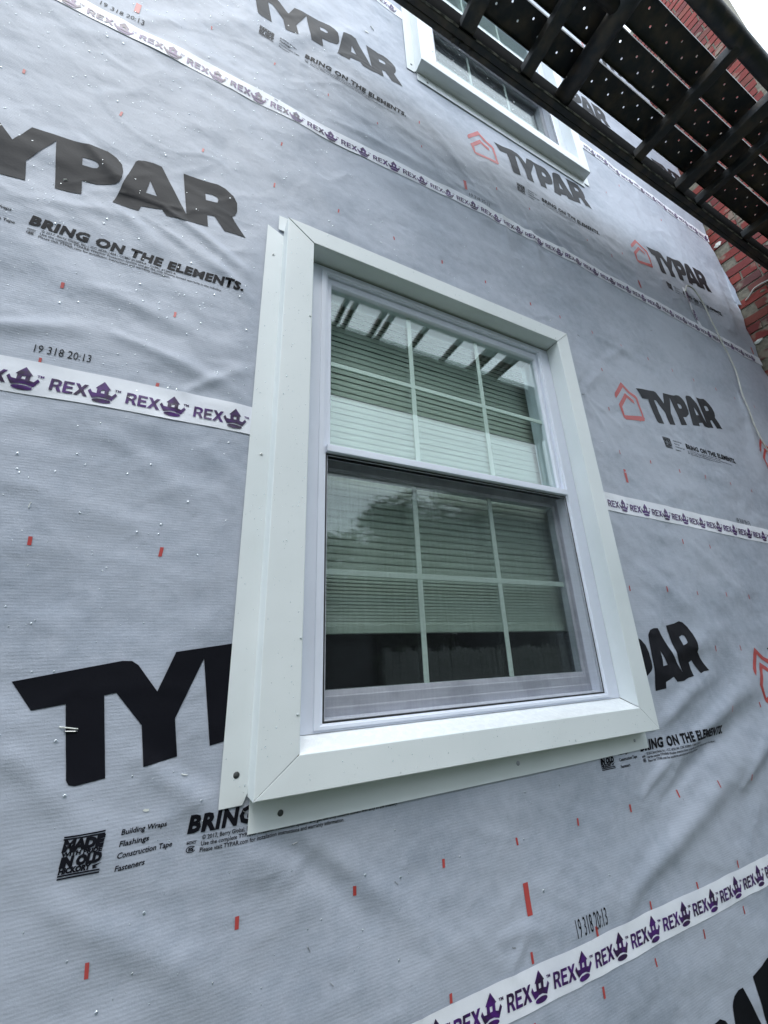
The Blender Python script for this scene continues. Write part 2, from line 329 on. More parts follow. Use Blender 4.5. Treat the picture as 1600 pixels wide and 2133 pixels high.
GR = .010
def drape_mesh(name, polys, material, off, parent, cut=GR):
    """polys: list of (list of loops) in wall coordinates; cut on the wrap's own grid, then laid on it"""
    V = []; F = []
    for loops in polys:
        tri = tessellate_polygon([[Vector((p[0], p[1], 0)) for p in lp] for lp in loops])
        flat = [p for lp in loops for p in lp]; b = len(V); V += flat
        F += [tuple(i + b for i in t) for t in tri]
    return drape_tris(name, V, F, material, off, parent, cut)
def drape_tris(name, V, F, material, off, parent, cut=GR):
    bm = bmesh.new(); vs = [bm.verts.new((p[0], 0, p[1])) for p in V]
    for f in F:
        try: bm.faces.new([vs[i] for i in f])
        except ValueError: pass
    if cut:
        xs = [v.co.x for v in bm.verts]; zs = [v.co.z for v in bm.verts]
        for ax, lo, hi in ((0, min(xs), max(xs)), (2, min(zs), max(zs))):
            k = math.ceil(lo / cut)
            while k * cut < hi:
                co = [0, 0, 0]; no = [0, 0, 0]; co[ax] = k * cut; no[ax] = 1
                bmesh.ops.bisect_plane(bm, geom=bm.verts[:] + bm.edges[:] + bm.faces[:], plane_co=co, plane_no=no, dist=1e-6)
                k += 1
    kill = [f for f in bm.faces if any(q[0] - .04 < f.calc_center_median().x < q[1] + .04 and q[2] - .04 < f.calc_center_median().z < q[3] + .03 for q in OPEN)]
    if kill: bmesh.ops.delete(bm, geom=kill, context='FACES')
    if not bm.verts: bm.free(); return None
    a = np.array([[v.co.x, v.co.z] for v in bm.verts]); P = drape(a, off)
    for v, p in zip(bm.verts, P): v.co = p
    bmesh.ops.recalc_face_normals(bm, faces=bm.faces[:])
    for f in bm.faces:
        if f.normal.y > 0: f.normal_flip()
        f.smooth = True
    me = bpy.data.meshes.new(name); bm.to_mesh(me); bm.free(); me.materials.append(material)
    return link(bpy.data.objects.new(name, me), parent)

_txt = {}
def text_tris(s, bold=0.0, spacing=1.0):
    key = (s, bold, spacing)
    if key in _txt: return _txt[key]
    c = bpy.data.curves.new('t', 'FONT'); c.body = s; c.size = 1; c.offset = bold; c.resolution_u = 2; c.fill_mode = 'FRONT'; c.space_character = spacing
    o = bpy.data.objects.new('t', c); COL.objects.link(o)
    dg = bpy.context.evaluated_depsgraph_get(); me = bpy.data.meshes.new_from_object(o.evaluated_get(dg))
    V = [(v.co.x, v.co.y) for v in me.vertices]; F = [tuple(p.vertices) for p in me.polygons]
    bpy.data.objects.remove(o); bpy.data.curves.remove(c); bpy.data.meshes.remove(me)
    _txt[key] = (V, F); return V, F
def place_text(s, x0, x1, zb, zt, bold=0., shear=0., spacing=1.0):
    """text fitted between x0..x1 with its capitals between zb..zt"""
    V, F = text_tris(s, bold, spacing); xs = [v[0] for v in V]; lo, hi = min(xs), max(xs)
    ref, _ = text_tris('H', 0); ch = max(v[1] for v in ref)
    sx = (x1 - x0) / (hi - lo); sz = (zt - zb) / ch
    return [(x0 + (v[0] - lo) * sx + shear * v[1] * sz, zb + v[1] * sz) for v in V], F

# ------------------------------------------------------------------ ground
g = obj('ground', [(-60, -60, -1.6), (60, -60, -1.6), (60, 60, -1.6), (-60, 60, -1.6)], [(0, 1, 2, 3)], M_lawn); tag(g, kind='structure')

# ------------------------------------------------------------------ the house wall behind the wrap
house = empty('house', (0, .02, -1.6), 'house under renovation with its wall wrapped in grey sheeting', 'house')
XL, ZT = -2.6, 6.0
def sheath(a, b, c, d): box('sheathing_board', (a, b, .018, .13, c, d), M_sheath, house)
o1, o2 = OPEN
sheath(XL, o1[0], -1.6, ZT)
sheath(o1[0], o2[0], -1.6, o1[2]); sheath(o1[0], o2[0], o1[3], ZT)
sheath(o2[0], o1[1], -1.6, o1[2]); sheath(o2[0], o1[1], o1[3], o2[2]); sheath(o2[0], o1[1], o2[3], ZT)
sheath(o1[1], o2[1], -1.6, o2[2]); sheath(o1[1], o2[1], o2[3], ZT)
sheath(o2[1], 3.76, -1.6, ZT)
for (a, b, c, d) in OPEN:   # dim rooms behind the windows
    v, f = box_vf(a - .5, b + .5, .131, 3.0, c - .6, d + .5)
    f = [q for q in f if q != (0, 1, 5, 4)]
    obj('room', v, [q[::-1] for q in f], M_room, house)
box('back_wall', (XL, 3.76, 3.05, 3.2, -1.6, ZT), M_siding, house); box('side_wall', (XL - .02, XL - .001, .0, 3.2, -1.6, ZT), M_siding, house)
box('roof', (XL - .3, 3.76, .16, 3.6, ZT + .002, ZT + .2), M_roof, house)

# ------------------------------------------------------------------ wrap
wrap = empty('house_wrap', (0, 0, -1.6), 'pale grey printed weather barrier sheeting stapled over the whole wall', 'house wrap')
def edge_x(z):
    return np.interp(z, [-1.6, 1.5, 1.86, 1.93, 2.15, 2.3, 2.52, 2.585, 2.6, 2.76, 3.0, 3.26, 3.4, 6.0],
                     [3.74, 3.745, 3.755, 3.70, 3.752, 3.71, 3.755, 3.775, 3.836, 3.832, 3.735, 3.69, 3.72, 3.735])
def wrap_sheet(z0, z1, dz, mask=True):
    xs = np.arange(round(-1.7 / GR), round(3.74 / GR) + 1) * GR
    zs = np.arange(round(z0 / dz), round(z1 / dz) + 1) * dz
    X, Z = np.meshgrid(xs, zs)
    ex = edge_x(Z); u = np.clip((X - 3.45) / .29, 0, 1); X = X + u * (ex - 3.74)
    H = Hn(X, Z)
    Xf, Yf, Zf = fold(X, -H, Z)
    nx, nz = len(xs), len(zs)
    co = np.stack([Xf, Yf, Zf], -1).reshape(-1, 3)
    i = np.arange(nz - 1)[:, None] * nx + np.arange(nx - 1)[None, :]
    cx = (xs[:-1] + xs[1:]) / 2; cz = (zs[:-1] + zs[1:]) / 2
    CX, CZ = np.meshgrid(cx, cz); keep = np.ones_like(CX, bool)
    for (a, b, c, d) in OPEN: keep &= ~((CX > a - .045) & (CX < b + .045) & (CZ > c - .045) & (CZ < d + .03))
    i = i[keep]
    q = np.stack([i, i + 1, i + nx + 1, i + nx], 1)
    me = bpy.data.meshes.new('wrap_sheet'); me.vertices.add(len(co)); me.vertices.foreach_set('co', co.ravel())
    me.loops.add(q.size); me.loops.foreach_set('vertex_index', q.ravel()); me.polygons.add(len(q))
    me.polygons.foreach_set('loop_start', np.arange(len(q)) * 4); me.polygons.foreach_set('use_smooth', np.ones(len(q), bool))
    me.update(calc_edges=True); me.materials.append(M_wrap)
    o = bpy.data.objects.new('wrap_sheet', me); link(o, wrap); o.location = (0, 0, 1.6); return o
wrap_sheet(-1.6, -.74, GR); wrap_sheet(-.74, .59, GR); wrap_sheet(.59, 2.01, GR); wrap_sheet(2.01, 3.33, GR); wrap_sheet(3.33, 6.0, .03)

# --- print
TYP = [(0, 0), (.166, .029), (.183, .028), (.195, .020), (.235, -.031), (.26, .043), (.374, .058), (.399, .067), (.426, .070), (.448, .060), (.465, .041), (.472, .014), (.474, -.016),
       (.470, -.036), (.462, -.046), (.423, -.072), (.391, -.079), (.398, -.129), (.343, -.140), (.315, .028), (.273, -.083), (.285, -.152), (.229, -.162), (.216, -.09), (.165, -.029),
       (.146, -.032), (.17, -.172), (.126, -.178), (.116, -.175), (.111, -.167), (.088, -.043), (.038, -.05)]
P_C = [(.378, .005), (.398, .010), (.412, .006), (.418, -.005), (.414, -.015), (.405, -.020), (.382, -.024)]
AR = [(.466, -.114), (.474, -.072), (.486, .018), (.494, .076), (.500, .085), (.512, .094), (.537, .100), (.559, .100), (.644, -.060), (.617, .109), (.678, .117), (.715, .126), (.737, .122),
      (.763, .103), (.777, .078), (.780, .042), (.775, .020), (.767, .008), (.813, -.061), (.777, -.063), (.751, -.069), (.718, -.021), (.698, -.028), (.705, -.077), (.671, -.081),
      (.640, -.090), (.595, -.091), (.581, -.073), (.531, -.088), (.527, -.109)]
A_C = [(.539, .020), (.563, -.031), (.535, -.034)]
R_C = [(.683, .066), (.704, .073), (.718, .070), (.722, .058), (.721, .045), (.713, .041), (.688, .035)]
HOUSE = [(-.114, .006), (-.054, -.036), (-.016, -.047), (-.003, -.059), (.008, -.17), (.013, -.173), (.004, -.193), (-.076, -.206), (-.152, -.219), (-.166, -.211), (-.181, -.142), (-.105, -.056),
         (-.044, -.083), (-.041, -.105), (-.063, -.097), (-.099, -.082), (-.157, -.148), (-.154, -.196), (-.008, -.168), (-.008, -.157), (-.021, -.07), (-.078, -.044), (-.108, -.022), (-.189, -.108),
         (-.195, -.092), (-.19, -.077)]
def child_fix(o):
    if o: o.location = (0, 0, 1.6)
    return o
LOGOS = [(-.262, -.019, 1.0, 1), (1.075, -.038, 1.0, 1), (2.425, -.03, 1.0, 1), (-.768, 1.319, 1.0, 1), (1.959, 1.244, .96, 1), (3.30, 1.21, .96, 0), (-.11, 2.715, .98, 1), (1.268, 2.684, .96, 1),
         (2.573, 2.575, .97, 1), (1.052, -1.057, 1.0, 0), (1.875, 4.03, 1.0, 0), (3.21, 3.99, 1.0, 0), (2.87, 5.36, 1.0, 0), (-1.6, -.01, 1.0, 0)]
for (ox, oz, sx, small) in LOGOS:
    T = lambda L: [(ox + p[0] * sx, oz + p[1]) for p in L]
    inside = lambda L: any(p[0] > 3.74 for p in L)
    polys = [[T(TYP), T(P_C)], [T(AR), T(A_C), T(R_C)]]
    polys = [p for p in polys if not inside(p[0])]
    far = oz > 3.5
    for pl in polys: child_fix(drape_mesh('printed_letters', [pl], M_ink if oz < .5 else M_inkp, .0011, wrap, .02 if far else GR))
    child_fix(drape_mesh('printed_emblem', [[T([(p[0] - .003, p[1]) for p in HOUSE])]], M_red, .0011, wrap, .02 if far else GR))
    if not small: continue
    X = lambda v: ox + v * sx
    V, F = [], []
    def add(vf):
        global V, F
    parts = []
    parts.append(place_text('BRING ON THE ELEMENTS.', X(.318), X(.822), oz - .2835, oz - .2565, .05, .12, 1.1))
    child_fix(drape_tris('printed_slogan', *merge(parts), M_ink, .0011, wrap, .02))
    parts = []
    parts.append(place_text('© 2017, Berry Global, Inc. - ICC #ESR-1404 - CCMC #12884-R - CCMC #12892-R', X(.345), X(.644), oz - .2975, oz - .2905, .012))
    parts.append(place_text('Use the complete TYPAR® Weather Protection System and get the only lifetime limited warranty in the industry.', X(.344), X(.764), oz - .3075, oz - .3005, .012))
    parts.append(place_text('Please visit TYPAR.com for installation instructions and warranty information.', X(.343), X(.632), oz - .3175, oz - .3105, .012))
    child_fix(drape_tris('printed_fine_print', *merge(parts), M_ink if oz < .5 else M_inkp, .0011, wrap, .03)); parts = []
    parts.append(place_text('Building Wraps', X(.209), X(.281), oz - .265, oz - .257, .02, .1))
    parts.append(place_text('Flashings', X(.2085), X(.254), oz - .282, oz - .274, .02, .1))
    parts.append(place_text('Construction Tape', X(.2075), X(.294), oz - .299, oz - .291, .02, .1))
    parts.append(place_text('Fasteners', X(.207), X(.252), oz - .317, oz - .309, .02, .1))
    child_fix(drape_tris('printed_list', *merge(parts), M_ink if oz < .5 else M_inkp, .0011, wrap, .03)); parts = []
    for zz in (.2520, .2555, .3075, .3115): parts.append(([(X(.124), oz - zz), (X(.184), oz - zz), (X(.184), oz - zz - .0023), (X(.124), oz - zz - .0023)], [(0, 1, 2, 3)]))
    parts.append(place_text('MADE', X(.124), X(.184), oz - .2735, oz - .2595, .085, .1))
    parts.append(place_text('WITH PRIDE', X(.124), X(.183), oz - .2815, oz - .2755, .06, .1))
    parts.append(place_text('IN OLD', X(.124), X(.184), oz - .2965, oz - .2835, .085, .1))
    parts.append(place_text('HICKORY', X(.124), X(.170), oz - .306, oz - .2985, .07, .1))
    parts.append(([(X(.173), oz - .306), (X(.180), oz - .3055), (X(.177), oz - .303), (X(.186), oz - .2985), (X(.172), oz - .301)], [(0, 1, 2, 3, 4)]))
    child_fix(drape_tris('printed_stamp', *merge(parts), M_ink if oz < .5 else M_inkp, .0011, wrap, .03)); parts = []
    parts.append(place_text('ICC', X(.319), X(.335), oz - .302, oz - .299, .05)); parts.append(([(X(.319), oz - .2975), (X(.336), oz - .2975), (X(.336), oz - .2982), (X(.319), oz - .2982)], [(0, 1, 2, 3)]))
    ring = [(X(.327) + .0085 * math.cos(t), oz - .3105 + .0055 * math.sin(t)) for t in np.linspace(.6, 5.9, 16)]; rin = [(X(.327) + (p[0] - X(.327)) * .82, oz - .3105 + (p[1] - oz + .3105) * .78) for p in ring]
    parts.append((ring + rin, [(i, i + 1, i + 17, i + 16) for i in range(15)])); parts.append(place_text('ES', X(.323), X(.332), oz - .313, oz - .308, .05))
    child_fix(drape_tris('printed_seal', *merge(parts), M_ink if oz < .5 else M_inkp, .0011, wrap, .03))
# date stamps
for (x0, x1, z0, z1, tilt) in ((-.368, -.262, .672, .692, .04), (.990, 1.106, -.688, -.652, .0), (-.468, -.345, 2.035, 2.06, .1), (1.02, 1.145, 2.078, 2.1, .0), (2.535, 2.66, .582, .61, -.05)):
    v, f = place_text('19 318 20:13', x0, x1, z0, z1, .0); v = [(a, b + tilt * (a - x0)) for a, b in v]
    child_fix(drape_tris('date_stamp', v, f, M_inkp, .0011, wrap, .02))
# small red register ticks and the larger red marks
ticks = []
TK = [(x, -.46) for x in (-.52, -.29, -.07, .16, .39, .62, .84, 1.07, 1.29, 1.53, 1.75)] + [(1.97, -.47), (2.20, -.475), (2.42, -.48)]
TK += [(x, -.69) for x in (-.07, .16, .39, .61, .84, 1.06, 1.29, 1.51, 1.74, 1.97, 2.2)] + [(x, -.803) for x in (.37, .60, .82, 1.05, 1.26, 1.49, 1.72, 1.95)]
TK += [(-.29, .24), (-.06, .23), (-.52, .24), (1.54, .212), (1.76, .21), (1.98, .207), (2.2, .203), (2.42, .20), (2.64, .198), (1.98, -.02), (2.19, -.02), (2.21, -.25), (1.97, -.24), (1.98, .43), (2.2, .43)]
TK += [(-.35, .65), (-.12, .65), (-.58, .65), (-.35, .88), (-.11, .88), (-.57, 1.57), (-.34, 1.57), (-.11, 1.57), (.12, 1.56), (.35, 1.56), (.58, 1.55), (.81, 1.54), (1.04, 1.535), (1.30, 1.53)]
TK += [(x, 1.525 - .025 * (x - 1.4)) for x in (1.49, 1.72, 1.94, 2.17, 2.4, 2.61, 2.84, 3.06, 3.29)] + [(.13, 1.79), (1.71, 1.28), (1.70, 1.06), (1.92, 1.05)]
TK += [(1.70, .83), (1.92, .82), (2.14, .81), (2.36, .81), (2.59, .81), (2.82, .80), (3.05, .79)] + [(x, 2.26) for x in (-.15, .08, .31, .54, .77, 1.22, 1.45, 1.9, 2.12)] + [(.77, 2.45), (1.9, 3.0), (2.3, 2.95), (2.5, 3.15), (2.95, 3.05), (2.25, 2.35)]
for (x, z) in TK:
    x += random.uniform(-.004, .004); z += random.uniform(-.004, .004); w_, h_ = .0030 * random.uniform(.8, 1.2), .0098 * random.uniform(.8, 1.15); s_ = random.uniform(-.12, .12)
    ticks.append([[(x - w_ - s_ * h_, z - h_), (x + w_ - s_ * h_, z - h_), (x + w_ + s_ * h_, z + h_), (x - w_ + s_ * h_, z + h_)]])
for t_ in ticks: child_fix(drape_mesh('red_tick', [t_], M_red, .0011, wrap, 0))
for (x, z) in ((.852, -.58), (1.70, .712), (-.375, 2.135), (1.005, 2.147), (2.34, 2.13), (3.66, 2.075), (-.49, -.58), (2.2, -.6)):
    child_fix(drape_mesh('red_mark', [[[(x - .008, z - .032), (x + .008, z - .032), (x + .007, z + .032), (x - .009, z + .032)]]], M_red, .0011, wrap, .02))
# staples, torn spots, beads of rain
def stub(name, x, z, dx, dz, r, material):
    h = float(Hn(np.array([x]), np.array([z]))[0])
    v, f = tube_vf([(x - dx, -h - .0005, z - dz), (x - dx * .8, -h - .003, z - dz * .8), (x + dx * .8, -h - .003, z + dz * .8), (x + dx, -h - .0005, z + dz)], r, 6)
    o = obj(name, v, f, material); o.parent = wrap; o.location = (0, 0, 1.6); return o
for (x, z, dx, dz, r, mm) in ((.04, -.204, .005, -.0015, .0009, M_paper), (-.303, .314, .001, .006, .0008, M_paper), (.343, -.595, .003, -.003, .0007, M_staple), (.296, -.531, .003, -.005, .0007, M_staple),
                              (.491, -.47, .003, -.003, .0007, M_staple), (.263, -.357, .005, .001, .0007, M_staple), (.16, -.285, .005, -.003, .0007, M_staple), (1.53, 1.09, .006, .001, .0012, M_staple), (1.60, 1.45, .006, -.002, .0009, M_staple),
                              (-.162, -.102, .014, -.003, .0012, M_paper), (-.158, -.108, .010, -.001, .001, M_staple), (.532, 3.02, .008, -.01, .002, M_paper), (.79, -.655, .004, -.001, .0009, M_staple), (2.3, 1.75, .005, .002, .001, M_staple),
                              (-.17, .60, .006, -.003, .0008, M_staple), (.10, 2.02, .006, -.002, .0009, M_staple), (-.41, 1.22, .004, .003, .001, M_paper)):
    stub('staple', x, z, dx, dz, r, mm)
for (x, z, s_) in ((-.018, -.253, .007), (.50, 2.955, .017)):
    pts = []
    for k in range(9):
        t = 2 * math.pi * k / 9; rr = s_ * random.uniform(.35, 1.0); pts.append((x + rr * math.cos(t), z + rr * .5 * math.sin(t)))
    child_fix(drape_mesh('torn_patch', [[pts]], M_paper, .002, wrap, 0))
def drops(name, pts, ys, rs, parent):
    b = bmesh.new(); bmesh.ops.create_icosphere(b, subdivisions=1, radius=1); bv = np.array([v.co[:] for v in b.verts]); bf = np.array([[v.index for v in f.verts] for f in b.faces]); b.free()
    n = len(pts); V = np.empty((n, len(bv), 3))
    for i in range(n):
        V[i] = bv * [rs[i], rs[i] * .55, rs[i] * (1.0 + .5 * random.random())] + [pts[i][0], ys[i], pts[i][1]]
    F = (bf[None] + (np.arange(n) * len(bv))[:, None, None]).reshape(-1, 3)
    o = obj(name, V.reshape(-1, 3).tolist(), [tuple(f) for f in F.tolist()], M_drop, None, True)
    o['kind'] = 'stuff'; o.parent = parent; o.location = -world_loc(parent); return o
P, Rr = [], []
while len(P) < 2300:
    x = random.uniform(-.75, 1.6); z = random.uniform(-.6, 2.6)
    dens = .12 + .9 * math.exp(-((x + .3) ** 2) / .5) * (1 if z > .6 else .3)
    dens *= .3 + 1.4 * max(0, float(vnoise(np.array(x * 5.), np.array(z * 5.), 20)) + .5)
    if random.random() > dens or (.09 < x < 1.45 and -.33 < z < 1.44): continue
    P.append((x, z)); Rr.append(min(.0042, .0015 * random.lognormvariate(0, .5)))
a = np.array(P); drops('water_drops', P, (-Hn(a[:, 0], a[:, 1])).tolist(), Rr, wrap)

# ------------------------------------------------------------------ seam tapes
REXP = [([(0, .001), (.001, .0305), (.013, .0305), (.019, .0285), (.0215, .0235), (.020, .0165), (.0165, .0130), (.0225, .0), (.0155, .0), (.0105, .0115), (.0065, .0115), (.006, .0005)],
         [(.0065, .0165), (.0125, .0165), (.0150, .0190), (.0150, .0230), (.0125, .0250), (.0065, .0250)]),
        ([(.0245, 0), (.0245, .0305), (.0440, .0305), (.0440, .0250), (.0305, .0250), (.0305, .0185), (.0420, .0185), (.0420, .0130), (.0305, .0130), (.0305, .0055), (.0435, .0055), (.0435, 0)],),
        ([(.0458, .0305), (.0532, .0305), (.0580, .0218), (.0632, .0305), (.0706, .0305), (.0620, .0157), (.0712, 0), (.0636, 0), (.0580, .0098), (.0524, 0), (.0450, 0), (.0542, .0155)],),
        ([(.0705, .0165), (.0745, .0225), (.0790, .0145), (.0875, .0135), (.0875, .0260), (.0840, .0270), (.0990, .0470), (.1140, .0275), (.1105, .0265), (.1105, .0140), (.1180, .0120), (.1240, .0215), (.1280, .0160), (.1185, .0), (.1050, .0045), (.0930, .0045), (.0800, .0)],
         [(.0955, .0150), (.1025, .0150), (.1025, .0240), (.0955, .0240)]),
        ([(.0995 + .0185 * math.cos(t), -.0045 + .0055 * math.sin(t)) for t in np.linspace(0, 2 * math.pi, 19)[:-1]],)]
TM = place_text('TM', .1215, .134, .026, .031, .04)
def seam_tape(line, width, x_text, pitch, label, base=-.0225, wob=.0015, sd=0):
    """line: centre points (x, z); text letters run along it"""
    root = empty('seam_tape', (line[0][0], -.01, line[0][1]), label, 'tape', 'printed white seam tapes on the wrap')
    L = np.array(line, float); seg = np.hypot(*(L[1:] - L[:-1]).T); cum = np.concatenate([[0], np.cumsum(seg)])
    def at(s):
        s = np.asarray(s, float); x = np.interp(s, cum, L[:, 0]); z = np.interp(s, cum, L[:, 1])
        x2 = np.interp(s + .01, cum, L[:, 0]); z2 = np.interp(s + .01, cum, L[:, 1]); x1 = np.interp(s - .01, cum, L[:, 0]); z1 = np.interp(s - .01, cum, L[:, 1])
        d = np.hypot(x2 - x1, z2 - z1) + 1e-9; return x, z, (x2 - x1) / d, (z2 - z1) / d
    def lay(s, v, off):
        x, z, tx, tz = at(s); X = x - tz * v; Z = z + tx * v
        buckle = .55 * wob * (vnoise(s * 9, v * 12 + sd * 7, 31 + sd) + .5 * vnoise(s * 23 + v * 120, v * 9, 41 + sd)) * 2
        h = Hn(X, Z) + off + np.maximum(buckle, -.0004)
        Xf, Yf, Zf = fold(X, -h, Z); return np.stack([Xf, Yf, Zf], -1)
    n = int(cum[-1] / .01); ss = np.linspace(0, cum[-1], n); vv = np.linspace(-width / 2, width / 2, 9)
    SS, VV = np.meshgrid(ss, vv)
    edge = .0012 * vnoise(SS * 14, VV * 0 + np.sign(VV), 50 + sd)
    Pn = lay(SS, VV + edge * (np.abs(VV) > width / 2 - .001), .0018).reshape(-1, 3)
    F = [(j * n + i, j * n + i + 1, (j + 1) * n + i + 1, (j + 1) * n + i) for j in range(8) for i in range(n - 1)]
    strip = obj('tape_strip', Pn.tolist(), F, M_tape, None, True); strip.parent = root; strip.location = -root.location
    # lettering
    V, F = [], []
    s0 = x_text
    while s0 + .135 < cum[-1]:
        if s0 > 0:
            for lp in REXP:
                tri = tessellate_polygon([[Vector((p[0], p[1], 0)) for p in l] for l in lp]); flat = [p for l in lp for p in l]
                b = len(V); V += [(s0 + p[0], base + p[1]) for p in flat]; F += [tuple(i + b for i in t) for t in tri]
            b = len(V); V += [(s0 + p[0], base + p[1]) for p in TM[0]]; F += [tuple(i + b for i in t) for t in TM[1]]
        s0 += pitch
    if V:
        bm = bmesh.new(); vs = [bm.verts.new((p[0], 0, p[1])) for p in V]
        for f in F:
            try: bm.faces.new([vs[i] for i in f])
            except ValueError: pass
        k = 0
        while k * .02 < cum[-1]:
            bmesh.ops.bisect_plane(bm, geom=bm.verts[:] + bm.edges[:] + bm.faces[:], plane_co=(k * .02, 0, 0), plane_no=(1, 0, 0), dist=1e-6); k += 1
        a = np.array([[v.co.x, v.co.z] for v in bm.verts]); Q = lay(a[:, 0], a[:, 1], .0031)
        for v, p in zip(bm.verts, Q): v.co = p
        for f in bm.faces: f.smooth = True
        bm.normal_update()
        for f in bm.faces:
            if f.normal.y > 0: f.normal_flip()
        me = bpy.data.meshes.new('printed_lettering'); bm.to_mesh(me); bm.free(); me.materials.append(M_purple)
        o = link(bpy.data.objects.new('printed_lettering', me), root); o.location = -root.location
    return root
seam_tape([(-1.6, .60), (-.42, .6055), (.15, .608)], .083, -1.6 * -1 - .324 - 8 * .1458 + 0.0, .1458, 'white seam tape left of the lower window, buckled, with purple lettering', -.0235, .0022, 1)
seam_tape([(1.46, .5695), (1.525, .568), (2.8, .534), (3.735, .518)], .081, .066, .1413, 'white lettered seam tape running from the lower window to the brick corner', -.0225, .0012, 2)
seam_tape([(-1.6, -.735), (.5, -.7365), (3.73, -.742)], .074, 1.6 + .893 - 17 * .142, .142, 'lowest white seam tape, crossing the wall below the lower window', -.0195, .0006, 3)
seam_tape([(-1.6, 1.93), (-.6, 1.966), (-.19, 1.985), (.344, 2.0005), (1.08, 2.028), (1.67, 2.021), (2.2, 2.012), (2.95, 2.003), (3.725, 1.99)], .078, 1.6 - .478 - 7 * .144, .1425, 'long wavy white seam tape between the lower and the upper window', -.0255, .0018, 4)
seam_tape([(-1.6, 3.37), (.54, 3.372), (.745, 3.38)], .080, 1.6 + .563 - 14 * .146, .146, 'white seam tape ending at the left flange of the upper window', -.020, .0008, 5)
seam_tape([(2.09, 3.36), (2.4, 3.366), (2.85, 3.334), (3.4, 3.296), (3.715, 3.278)], .076, .095, .1395, 'white seam tape right of the upper window, ending at the brick corner', -.024, .0025, 6)
seam_tape([(2.912, 2.365), (2.925, 2.25), (2.945, 2.1), (2.962, 1.99)], .036, .6, .14, 'short upright white tape patch beside the hanging white cable', -.02, .002, 7)
# its lettering, turned along the strip
rt = [o for o in COL.objects if o.get('label', '').startswith('short upright')][0]
pts = []
for k, s_ in enumerate(('REX', 'REX')):
    V, F = place_text('REX', 0, .1, -.011, .013, .05)
    V = [(2.925 + .006 * 0 + v[1] * 1 + (.012 if k else 0), 2.33 - k * .16 - v[0]) for v in V]; pts.append((V, F))
o = drape_tris('printed_lettering', *merge(pts), M_purple, .0055, rt, .02); o.location = -rt.location

# ------------------------------------------------------------------ windows
def ring_faces(loops, rect, sides='LRTB'):
    """loops: (l, r, t, b, y) insets from rect; returns verts, faces of the requested mitred sides"""
    x0, x1, z0, z1 = rect; V = []
    for (l, r, t, b, y) in loops: V += [(x0 + l, y, z0 + b), (x1 - r, y, z0 + b), (x1 - r, y, z1 - t), (x0 + l, y, z1 - t)]
    idx = {'B': (0, 1), 'R': (1, 2), 'T': (2, 3), 'L': (3, 0)}; F = []
    for i in range(len(loops) - 1):
        for s_ in sides:
            a_, b_ = idx[s_]; F.append((i * 4 + a_, i * 4 + b_, i * 4 + 4 + b_, i * 4 + 4 + a_))
    return V, F
def frame_part(name, loops, rect, material, parent, D, sides='LRTB', thick=None, gap=0):
    V, F = ring_faces(loops, rect, sides)
    used = sorted({i for f in F for i in f}); mp_ = {k: i for i, k in enumerate(used)}
    V = [(V[i][0] + D[0], V[i][1], V[i][2] + D[1]) for i in used]; F = [tuple(mp_[i] for i in f) for f in F]
    if len(sides) == 1 and sides in 'LR' and thick:   # hairline gap at the mitres
        zm = sum(v[2] for v in V) / len(V); V = [(v[0], v[1], v[2] - (.0016 if v[2] > zm else -.0016)) for v in V]
    o = obj(name, V, F, material, parent)
    if thick: md = o.modifiers.new('thick', 'SOLIDIFY'); md.thickness = thick; md.offset = 1
    bv = o.modifiers.new('bevel', 'BEVEL'); bv.width = .0012; bv.segments = 2; bv.limit_method = 'ANGLE'; bv.angle_limit = math.radians(25)
    return o
def uniform(lst): return [(d, d, d, d, y) for d, y in lst]

